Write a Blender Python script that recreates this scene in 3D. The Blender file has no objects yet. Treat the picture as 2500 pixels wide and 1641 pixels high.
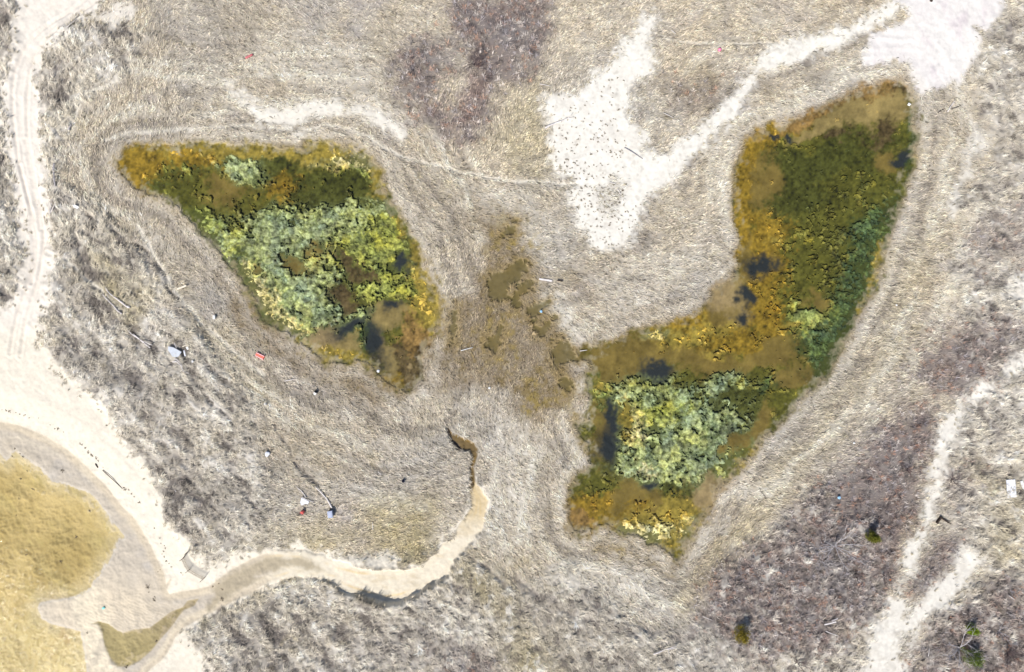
import bpy, math, random
import numpy as np
from mathutils import Vector

# ------------------------------------------------------------------ camera, world, sun, exposure
SC = bpy.context.scene
COL = SC.collection
S = 0.05                                   # metres per photograph pixel (2500 px = 125 m)
cam_d = bpy.data.cameras.new("camera"); cam = bpy.data.objects.new("camera", cam_d)
COL.objects.link(cam); SC.camera = cam
cam_d.sensor_width = 36.0; cam_d.lens = 24.0
CAM_H = 62.5 / (18.0 / 24.0)
cam.location = (0, 0, CAM_H); cam.rotation_euler = (0, 0, 0)
cam_d.clip_start = 0.5; cam_d.clip_end = 6000
SUN_AZ = np.array([-0.55, -0.835]); SUN_AZ /= np.linalg.norm(SUN_AZ)
SUN_EL = math.radians(50)
W = bpy.data.worlds.new("World"); SC.world = W; W.use_nodes = True
wn = W.node_tree; bg = wn.nodes["Background"]; sky = wn.nodes.new("ShaderNodeTexSky")
sky.sky_type = 'NISHITA'; sky.sun_disc = False; sky.sun_elevation = SUN_EL
sky.sun_rotation = math.atan2(SUN_AZ[0], SUN_AZ[1])
wn.links.new(sky.outputs[0], bg.inputs[0]); bg.inputs[1].default_value = 0.10
sun_d = bpy.data.lights.new("sun", 'SUN'); sun_d.energy = 4.4; sun_d.angle = math.radians(0.5)
sun_d.color = (1.0, 0.965, 0.90)
sun = bpy.data.objects.new("sun", sun_d); COL.objects.link(sun)
sv = Vector((SUN_AZ[0] * math.cos(SUN_EL), SUN_AZ[1] * math.cos(SUN_EL), math.sin(SUN_EL)))
sun.rotation_euler = sv.to_track_quat('Z', 'Y').to_euler(); sun.location = (-20, -30, 60)
SC.view_settings.view_transform = 'Standard'; SC.view_settings.look = 'None'
SC.view_settings.gamma = 1.0; SC.view_settings.exposure = 0.34

rng = np.random.default_rng(7)
R = random.Random(11)
f32 = np.float32

# ------------------------------------------------------------------ coordinates read off the photograph
ZO = {'A1': (0, 0), 'A2': (620, 0), 'A3': (1240, 0), 'A4': (1860, 0),
      'B1': (0, 540), 'B2': (620, 540), 'B3': (1240, 540), 'B4': (1860, 540),
      'C1': (0, 1081), 'C2': (620, 1081), 'C3': (1240, 1081), 'C4': (1860, 1081)}
def pts(s):
    """'F x,y x,y A1 x,y ...' -> list of (px,py) in the 2500 px frame"""
    out = []; k = 1.0504; ox = oy = 0.0
    for t in s.split():
        if t == 'F': k = 1.0504; ox = oy = 0.0
        elif t == 'P': k = 1.0; ox = oy = 0.0
        elif t in ZO: k = 1 / 2.789; ox, oy = ZO[t]
        elif t[0] == 'Z':
            a = t[1:].split(';'); ox, oy, k = float(a[0]), float(a[1]), 1 / float(a[2])
        else:
            x, y = t.split(','); out.append((ox + float(x) * k, oy + float(y) * k))
    return out
def w2(p):
    return ((p[0] - 1250) * S, (820.5 - p[1]) * S)
def wp(s): return np.array([w2(p) for p in pts(s)], dtype=f32)

# ------------------------------------------------------------------ noise
def _h(ix, iy, seed):
    h = (ix * 374761393 + iy * 668265263 + seed * 1442695041) & 0xFFFFFFFF
    h = ((h ^ (h >> 13)) * 1274126177) & 0xFFFFFFFF
    h = h ^ (h >> 16)
    return (h & 0xFFFFFF).astype(f32) / f32(0xFFFFFF)
def vn(x, y, s, seed=0):
    x = x / s + 1000.37; y = y / s + 1000.71
    fx = np.floor(x); fy = np.floor(y)
    ix = fx.astype(np.int64); iy = fy.astype(np.int64)
    tx = (x - fx).astype(f32); ty = (y - fy).astype(f32)
    tx = tx * tx * (3 - 2 * tx); ty = ty * ty * (3 - 2 * ty)
    a = _h(ix, iy, seed); b = _h(ix + 1, iy, seed); c = _h(ix, iy + 1, seed); d = _h(ix + 1, iy + 1, seed)
    return (a + (b - a) * tx) * (1 - ty) + (c + (d - c) * tx) * ty
def fbm(x, y, s, seed=0, oc=4, g=0.55):
    o = 0; a = 1.0; t = 0
    for i in range(oc):
        xr = x * math.cos(i * 1.1) - y * math.sin(i * 1.1); yr = x * math.sin(i * 1.1) + y * math.cos(i * 1.1)
        o = o + a * (vn(xr, yr, s, seed + 17 * i) - 0.5); t += a; a *= g; s *= 0.5
    return o * 2 / t            # about -1..1
def worley(x, y, s, seed=0):
    x = x / s + 500; y = y / s + 500
    ix = np.floor(x).astype(np.int64); iy = np.floor(y).astype(np.int64)
    f1 = np.full(x.shape, 9, f32); f2 = np.full(x.shape, 9, f32); idd = np.zeros(x.shape, f32)
    for dx in (-1, 0, 1):
        for dy in (-1, 0, 1):
            cx = ix + dx; cy = iy + dy
            d = np.hypot(cx + _h(cx, cy, seed) - x, cy + _h(cx, cy, seed + 5) - y).astype(f32)
            idn = _h(cx, cy, seed + 9)
            n = d < f1
            f2 = np.where(n, f1, np.minimum(f2, d)); idd = np.where(n, idn, idd); f1 = np.where(n, d, f1)
    return f1, f2, idd
def sst(a, b, x):
    t = np.clip((x - a) / (b - a), 0, 1); return t * t * (3 - 2 * t)
def sdf(P, x, y, margin=4.0, closed=True):
    """signed distance (inside negative) in metres, only near the polygon; far = margin"""
    out = np.full(x.shape, margin, f32)
    sel = (x > P[:, 0].min() - margin) & (x < P[:, 0].max() + margin) & (y > P[:, 1].min() - margin) & (y < P[:, 1].max() + margin)
    if not sel.any(): return out
    xs = x[sel]; ys = y[sel]
    d = np.full(xs.shape, 1e9, f32); ins = np.zeros(xs.shape, bool)
    n = len(P)
    for i in range(n if closed else n - 1):
        ax, ay = P[i]; bx, by = P[(i + 1) % n]
        ex, ey = bx - ax, by - ay; L = ex * ex + ey * ey + 1e-9
        t = np.clip(((xs - ax) * ex + (ys - ay) * ey) / L, 0, 1)
        dd = (xs - ax - t * ex) ** 2 + (ys - ay - t * ey) ** 2
        d = np.minimum(d, dd)
        if closed:
            c = ((ay > ys) != (by > ys)) & (xs < (bx - ax) * (ys - ay) / (by - ay + 1e-12) + ax)
            ins ^= c
    d = np.sqrt(d)
    if closed: d = np.where(ins, -d, d)
    out[sel] = np.minimum(d, margin)
    return out

# ------------------------------------------------------------------ outlines of the place
POND_L = wp("F 272,375 290,350 320,337 370,330 430,334 500,335 560,332 620,340 700,347 712,332 760,332 820,337 862,360 880,388 890,440 910,480 940,520 960,560 975,600 990,640 1005,665 1010,700 1022,720 1018,760 1000,790 985,830 988,880 960,905 925,905 895,885 865,850 830,840 770,845 735,825 700,800 650,765 620,745 605,725 592,690 560,650 530,612 500,578 470,545 430,503 390,468 340,450 300,435 280,408")
POND_R = wp("F 2100,190 2118,215 2125,260 2130,330 2122,390 2100,450 2085,500 2070,550 2050,600 2035,660 2015,700 1985,750 1960,800 1935,850 1900,890 1860,930 1820,975 1780,1020 1740,1060 1700,1110 1670,1140 1650,1170 1625,1210 1600,1250 1585,1290 1570,1308 1550,1280 1500,1260 1440,1232 1400,1212 1360,1240 1332,1238 1325,1200 1325,1150 1325,1130 1345,1105 1375,1080 1370,1040 1335,1000 1330,980 1365,975 1368,930 1368,880 1370,838 1345,828 1340,815 1358,800 1400,812 1440,790 1480,770 1520,755 1560,745 1600,738 1640,720 1650,700 1660,675 1700,650 1718,620 1720,590 1712,540 1708,490 1706,430 1712,380 1730,340 1760,310 1800,290 1840,275 1880,265 1920,245 1960,225 2000,205 2050,197")
POOLS = [wp(s) for s in (
 "F 1140,640 1165,628 1175,620 1190,602 1212,600 1225,615 1215,640 1205,655 1190,665 1182,700 1165,700 1145,690 1138,665",
 "F 1195,660 1235,652 1242,672 1212,692 1205,715 1188,718 1186,690",
 "F 1158,540 1195,515 1208,520 1190,545 1160,550",
 "F 1232,720 1245,705 1275,700 1265,715 1245,735 1236,745",
 "F 1128,785 1150,775 1160,755 1172,760 1170,800 1150,822 1135,805",
 "F 1284,785 1310,785 1325,808 1345,825 1346,838 1322,842 1305,852 1325,908 1318,915 1308,890 1290,850 1280,815",
 "F 1245,765 1256,750 1290,735 1285,750 1262,790 1248,785",
 "F 1048,735 1056,700 1062,735 1058,790 1050,800 1040,770")]
DITCH = wp("F 1038,992 1052,1008 1080,1020 1100,1030 1110,1045 1108,1065 1100,1085 1104,1120 1098,1140 1094,1120 1092,1090 1098,1060 1090,1048 1066,1045 1052,1030")
BAY = wp("P -900,700 -100,1010 F 0,1066 C1 20,130 90,60 130,110 240,170 330,280 430,290 560,340 640,400 700,480 760,570 820,650 770,690 755,760 700,840 650,920 600,990 500,1060 400,1070 250,1100 232,1135 262,1212 330,1250 480,1285 528,1300 545,1400 575,1600 700,2600 -500,4400 P -1600,3200 -1600,700")
SPITPOOL = wp("C1 600,1246 650,1226 720,1245 780,1292 820,1306 880,1286 1000,1272 1080,1212 1150,1160 1230,1130 1262,1086 1340,1072 1310,1120 1240,1152 1200,1200 1160,1260 1080,1350 1020,1430 940,1500 850,1545 780,1540 730,1490 690,1400 670,1300 645,1250")
FLAT = wp("P -900,640 F -60,975 0,983 40,990 100,1015 150,1045 200,1090 240,1130 280,1180 310,1210 340,1260 360,1300 376,1335 382,1362 C1 1150,940 1120,1010 1140,1040 1400,990 1420,985 1560,880 1700,800 1790,765 C2 100,762 330,768 430,800 520,870 600,960 560,930 400,905 250,900 100,945 0,1010 C1 1785,1000 1650,1050 1550,1100 1400,1180 1300,1235 1240,1262 1180,1330 1140,1420 1080,1500 1000,1562 900,1700 1000,2600 P 400,3200 -1600,3200 -1600,640")
BEACH = wp("A1 170,-60 120,150 130,260 100,350 60,480 50,620 40,750 50,900 70,1000 80,1130 120,1300 150,1450 B1 180,0 185,150 200,280 180,400 130,510 60,580 0,620 -200,700 P -1600,600 -1600,3200 700,3200 C1 1500,1900 1400,1562 1330,1450 1280,1380 1220,1300 1270,1240 1400,1160 1550,1080 1650,1030 1785,985 C2 0,985 100,930 250,890 400,890 550,930 600,985 700,1020 800,1050 900,1070 1000,1055 1100,1010 1200,950 1310,890 1345,800 1420,720 1480,640 1530,600 1560,500 1560,400 1530,330 1500,290 1478,290 1482,340 1500,400 1490,470 1440,540 1380,630 1300,700 1240,770 1160,840 1080,880 980,875 970,800 900,790 800,795 660,790 560,790 480,760 330,745 150,745 0,752 C1 1600,815 1500,850 1400,850 1330,800 1270,690 1170,620 1120,560 1090,450 1050,380 1000,280 960,180 950,120 B1 850,1562 820,1500 760,1400 700,1300 640,1200 500,1150 380,1050 330,900 250,830 240,700 310,550 330,400 360,240 360,100 320,0 A1 310,1400 290,1250 275,1100 275,900 268,760 245,700 250,560 260,450 290,380 370,270 430,190 560,120 640,60 700,-60")
CREEK = wp("C1 1420,985 1560,880 1700,800 1785,765 C2 150,755 330,760 450,790 560,835 700,870 850,885 980,885 1080,888 1160,850 1240,780 1300,710 1380,640 1440,550 1490,475 1500,400 1482,345 1478,290 1505,290 1530,330 1560,400 1560,500 1530,600 1480,640 1420,720 1345,800 1310,890 1200,950 1100,1010 1000,1055 900,1070 800,1050 700,1020 600,985 550,935 400,905 250,905 100,945 0,1005 C1 1785,1005 1650,1055 1550,1105 1400,1185 1300,1240")
CR_WET = wp("C1 1430,985 1560,890 1700,815 1785,775 C2 150,765 330,775 450,830 540,905 600,960 560,920 400,880 250,860 100,880 0,920 C1 1785,930 1650,1010 1550,1080 1400,1170")
SPIT = wp("A3 980,90 990,140 960,230 960,330 990,420 960,500 870,560 830,640 820,740 850,870 950,960 860,1000 1000,1040 1100,1040 1160,990 1270,920 1380,810 1450,720 1560,650 1620,520 1700,400 1785,340 A4 150,280 400,230 600,190 750,100 900,20 960,60 860,110 800,130 700,210 600,280 450,340 300,390 150,440 0,490 A3 1785,470 1720,500 1640,620 1560,760 1450,880 1350,970 1250,1070 1150,1180 1100,1240 1030,1290 940,1340 920,1400 890,1500 B3 890,0 850,90 790,150 700,190 600,190 545,140 500,60 470,0 A3 460,1450 440,1350 480,1270 400,1200 320,1120 310,1050 290,950 280,880 270,780 230,700 300,650 450,650 580,560 650,480 720,400 770,310 840,270 870,180 930,130")
SPIT_GAP = wp("A3 640,1290 700,1250 780,1260 790,1330 720,1400 640,1400")
PAN = wp("A4 680,440 700,330 760,230 840,180 950,150 1000,110 960,60 900,20 960,-60 1680,-60 1620,60 1600,130 1510,220 1450,190 1480,250 1480,350 1430,430 1390,480 1360,570 1300,560 1200,590 1080,630 1030,600 1040,530 1000,480 990,410 900,410 800,440 720,455")
STRIP = wp("A1 1540,540 1600,650 1700,750 1785,830 A2 100,845 220,862 320,832 380,792 480,765 600,762 740,775 840,835 930,915 1000,925 990,870 920,830 860,765 740,735 560,722 400,705 250,745 100,755 0,722 A1 1700,690 1620,620")
BARE1 = wp("A1 600,90 700,60 900,20 950,60 900,140 800,190 700,170 620,130")
PATHS = [wp(s) for s in (
 "A4 1295,560 1330,580 1360,650 1400,750 1500,900 1570,1010 1430,1070 1425,1200 1340,1290 1345,1350 1315,1490 1265,1490 1285,1330 1365,1180 1395,1000 1420,900 1385,770 1340,650",
 "B4 1690,380 1785,330 1900,330 1900,600 1785,600 1730,540 1670,480",
 "B4 1900,870 1785,890 1700,930 1640,1030 1560,1090 1450,1110 1380,1190 1310,1260 1240,1320 1200,1400 1175,1562 C4 1190,100 1130,180 1120,240 1190,270 1120,330 1090,430 1110,480 1080,570 1040,640 970,690 970,780 940,850 925,960 915,1045 950,1045 970,960 1040,900 1060,800 1100,700 1160,600 1180,520 1140,490 1190,430 1220,370 1215,270 1245,180 1225,110 1295,0 B4 1310,1450 1370,1340 1400,1260 1500,1170 1600,1130 1700,1060 1785,1020 1900,1010",
 "C4 870,1060 980,1060 990,1150 960,1180 1080,1090 1150,980 1200,920 1290,890 1300,850 1330,770 1300,770 1350,710 1440,720 1500,800 1450,870 1420,940 1360,1010 1290,1120 1150,1180 1110,1240 1040,1310 1010,1370 1000,1310 960,1300 950,1380 935,1450 990,1480 1000,1700 600,1700 650,1562 680,1500 720,1400 740,1280 720,1240 800,1200 840,1130")]
SHRUBS = [wp(s) for s in (
 "F 1060,-20 1250,-20 1270,40 1272,80 1240,130 1220,180 1160,200 1140,280 1085,322 1020,300 1060,240 1085,180 1085,130 1100,100 1060,60",
 "F 960,100 1010,78 1040,100 1045,160 1030,230 1060,300 1020,300 960,280 930,230 930,150",
 "F 2160,800 2200,770 2330,740 2345,800 2330,850 2280,880 2230,910 2170,910 2140,870",
 "F 2360,780 2400,770 2400,850 2350,850",
 "F 1960,1080 2040,1020 2110,960 2150,940 2160,980 2140,1060 2140,1130 2130,1180 2095,1280 2070,1340 2040,1400 2000,1440 1960,1500 1900,1520 1790,1530 1650,1500 1620,1430 1650,1350 1700,1290 1760,1260 1830,1200 1900,1130",
 "F 2185,1250 2220,1230 2228,1290 2160,1400 2110,1380 2150,1300",
 "F 2250,1400 2330,1330 2400,1360 2400,1600 2120,1600 2150,1480 2200,1430",
 "F -30,-30 55,-30 30,20 -30,70",
 "F 1535,200 1600,170 1660,205 1650,245 1600,280 1540,255",
 "F 2250,540 2400,480 2400,620 2280,620",
 "F 1020,1500 1130,1500 1170,1600 1010,1600",
 "F 2180,1080 2260,1100 2260,1200 2190,1200")]
SHRUB_W = [1, 1, .9, .9, 1, .9, .95, .9, .45, .45, .6, .4]
DUNES = [wp(s) for s in (   # coarse tufted dune grass
 "A1 280,380 450,190 640,130 900,140 1000,250 700,600 480,900 430,1200 800,1562 B1 1180,500 1785,1250 C1 1785,700 1500,830 1330,780 1120,540 960,170 B1 830,1500 640,1180 320,880 240,700 340,400 360,100 320,0 A1 290,1200 270,800 250,560",
 "P -60,-60 55,-60 40,60 30,200 15,300 20,420 45,560 60,640 50,720 -60,780",
 "C1 1230,1300 1400,1170 1785,990 C2 400,900 700,1030 900,1080 1100,1020 1310,900 1420,740 1560,800 1785,1000 C3 400,800 900,1250 1300,1400 1200,1700 C1 1400,1700 1360,1500",
 "A4 1500,250 1650,50 1850,-60 2000,1700 B4 1900,1562 1250,1562 1500,1200 1300,900 1250,300 1500,0 A4 1300,1400 1600,1000 1400,600",
 "C4 1250,0 1900,0 1900,1700 1000,1700 1150,1200 1500,900 1250,500",
 "C3 1100,1400 1300,1100 1700,600 C4 400,300 500,600 700,500 900,600 800,1200 600,1700 C3 1200,1700")]
OLIVES = [(wp(s), a) for s, a in (
 ("F 860,1170 1000,1170 1010,1250 985,1310 930,1320 870,1280 850,1220", .8),
 ("F 1040,1290 1090,1270 1150,1330 1240,1440 1330,1562 1200,1600 1170,1480 1100,1400 1030,1350", .75),
 ("F 225,600 330,680 340,740 300,760 240,700 205,640", .7),
 ("F 580,1290 760,1320 780,1360 640,1360 500,1400 470,1440 480,1390", .55),
 ("F 1180,190 1260,170 1290,280 1260,420 1180,420 1130,330", .45),
 ("F 640,1230 800,1240 770,1300 660,1290", .5), ("F 420,700 520,760 640,900 600,940 470,800", .45),
 ("F 2100,480 2190,520 2140,760 2020,900 1900,1060 1760,1200 1700,1190 1850,1000 2000,820", .3),
 ("F 1660,1230 1800,1150 1820,1200 1680,1330 1600,1420 1560,1400", .6),
 ("F 2260,1100 2400,1060 2400,1320 2300,1330", .45), ("F 2080,1200 2140,1200 2140,1260 2090,1270", .7))]
BROWNS = [(wp(s), a) for s, a in (          # reddish brown salt marsh stubble by the water
 ("F 510,640 560,660 595,720 640,770 740,850 860,870 900,910 860,930 760,890 640,820 540,720", .85),
 ("F 1120,500 1210,500 1250,600 1300,740 1350,840 1360,930 1340,970 1240,960 1100,900 1000,900 1000,800 1060,700 1110,620", .82),
 ("F 1320,1240 1440,1240 1560,1300 1590,1310 1560,1345 1480,1300 1380,1290", .8),
 ("F 1360,800 1480,760 1640,715 1700,640 1712,560 1690,560 1680,630 1600,690 1450,740 1370,780", .45),
 ("F 1590,1270 1660,1180 1720,1190 1640,1300 1590,1330", .45),
 ("F 1730,320 1900,250 2100,175 2090,200 1880,290 1740,370", .5),
 ("A3 1300,400 1420,520 1330,760 1200,780 1050,640 1050,480 1180,440", .35),
 ("F 1110,430 1060,600 1100,620 1150,500", .3), ("F 1270,560 1340,640 1380,700 1330,660 1260,590", .6),
 ("F 700,1000 900,1100 760,1140 600,1040", .25))]
GOLDS = [wp(s) for s in ("F 985,600 1010,640 1030,700 1058,760 1060,830 1020,800 1000,700", "F 1320,1120 1380,1100 1420,1250 1500,1290 1560,1330 1440,1290 1360,1260 1325,1230", "F 600,640 520,600 480,540 560,650 600,720", "F 1325,960 1375,940 1375,1080 1340,1060", "F 1150,480 1220,500 1250,580 1190,600 1140,600", "F 1120,720 1200,730 1190,850 1110,860", "F 1200,860 1330,880 1330,960 1220,960")]
DARKS = [(wp(s), a) for s, a in (           # dark, thin thatch
 ("F 60,80 130,100 110,300 115,480 95,420 95,200", .3), ("F 130,520 240,760 380,900 520,1180 440,1230 300,960 160,700", .4),
 ("F 700,1420 1040,1400 1000,1562 520,1562 560,1460", .3), ("F 1060,1360 1400,1400 1700,1562 1300,1600 1180,1480", .25),
 ("A1 1400,60 1785,0 1785,330 1560,480 1400,300", .3))]
WHITES = [(wp(s), a) for s, a in (          # bleached patches
 ("F 1225,1040 1250,1050 1245,1090 1215,1090", .8), ("F 1340,1270 1420,1300 1540,1330 1560,1400 1500,1420 1400,1380 1290,1390 1270,1320", .5),
 ("F 1250,650 1340,720 1360,790 1350,800 1310,770 1250,690", .9), ("B3 530,990 560,985 560,1330 520,1330 545,1200", .95),
 ("C3 960,1090 1060,1090 1070,1160 980,1170", .8), ("C3 1340,620 1500,530 1500,590 1350,690 1200,860", .5),
 ("F 1660,1140 1800,1120 1800,1160 1680,1165", .6), ("F 1220,1180 1245,1200 1240,1250 1220,1260", .6),
 ("F 600,60 760,50 900,200 700,220 560,150", .3), ("F 760,210 900,215 940,260 1020,330 930,300 800,250", .3),
 ("F 1150,980 1210,990 1230,1150 1200,1260 1150,1200 1130,1060", .4), ("F 1100,440 1200,420 1290,540 1340,620 1300,640 1220,560 1130,500", .35), ("F 700,1090 900,1130 980,1180 900,1160 740,1130", .35), ("F 1500,560 1690,560 1680,640 1560,690 1420,740 1380,650 1440,610", .3), ("A2 300,860 330,900 340,940 300,930 270,900", .8), ("C3 0,440 150,0 230,150 130,560", .35))]
ALONG = {                                   # long thin features: (polyline, half width, dz, tint)
 'scarp': [("A1 440,1270 500,1370 590,1460 720,1540 B1 760,60 830,110 1000,210 1130,370 1170,490 1230,560", .22, -.35, -.3),
           ("B1 520,0 530,150 580,340 640,430 700,520 880,640", .25, -.25, -.2),
           ("B1 1040,720 1200,800 1300,830 1500,1060 1600,1120 1750,1300 C1 1700,100", .3, -.3, -.3),
           ("B1 1260,880 1290,1020 1400,1180 1440,1230 1560,1330 1640,1420", .25, -.35, -.35),
           ("B2 20,1230 120,1370 230,1520 C2 240,80 330,190 430,290", .25, -.3, -.3),
           ("C1 1100,0 1300,200 1450,430 1500,500", .5, -.2, -.2),
           ("C1 1500,0 1600,200 1700,380 1785,480", .4, -.25, -.2),
           ("B2 1320,1400 1340,1500 1400,1560", .2, -.35, -.4),
           ("C2 1350,950 1450,1100 1560,1190 1600,1220", .3, -.2, -.25),
           ("C3 0,860 150,1000 400,1150 700,1260 1000,1300", .35, -.2, -.2),
           ("C2 1450,740 1600,860 1700,960", .35, -.25, -.3),
           ("C3 350,960 560,1130 760,1230 900,1320", .22, -.22, -.25),
           ("B3 300,80 380,220 450,310 560,380 620,400", .5, -.1, -.12),
           ("B3 890,20 850,100 800,160 700,200 600,200", .25, -.06, -.15),
           ("A3 1700,560 1560,790 1450,900 1330,1000 1250,1100 1150,1210 1060,1290 950,1350 930,1420", .45, -.1, -.2),
           ("A4 850,150 700,240 600,310 450,370 300,430 100,520 0,580", .45, -.1, -.2),
           ("C4 1180,200 1100,450 1080,600", .1, -.05, .0)],
 'trail': [("A1 480,860 560,700 620,640 800,560", .2, -.05, .12), ("A1 700,960 860,910 1100,895 1400,870 1700,850 A2 0,865 250,880", .25, -.06, .14),
           ("A2 340,880 500,850 640,880 760,930 900,1010 1050,1080 1300,1140 1600,1210 1785,1240 A3 300,1245 480,1250", .22, -.08, .10),
           ("A3 1000,230 1100,280 1400,300 1785,290 ", .15, -.06, .05), ("B1 330,200 480,290 600,400 700,470", .22, -.05, .18),
           ("C2 700,1130 900,1150 1150,1210 1300,1300", .25, -.05, .15), ("C2 1200,1040 1350,1130 1500,1210 1580,1210", .2, -.05, .14),
           ("B1 940,30 1100,320 1240,540 1400,720 1785,1050", .3, -.05, .08)]}
RUTS = ["A1 620,-30 480,80 330,170 220,260 150,360 110,480 90,620 90,800 105,950 130,1120 160,1250 200,1400 215,1562 B1 230,150 225,280 200,400 165,520 120,620 90,750 70,900",
        "A1 700,-20 560,80 440,170 330,260 240,370 205,480 190,620 180,800 190,950 215,1100 245,1250 275,1400 295,1562 B1 300,120 295,220 260,400 220,520 185,640 160,760 140,920",
        "A1 140,1130 175,1280 215,1430 240,1562 B1 250,150 240,300 215,420", "A1 170,950 200,1120 230,1280 260,1430 270,1562"]

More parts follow.
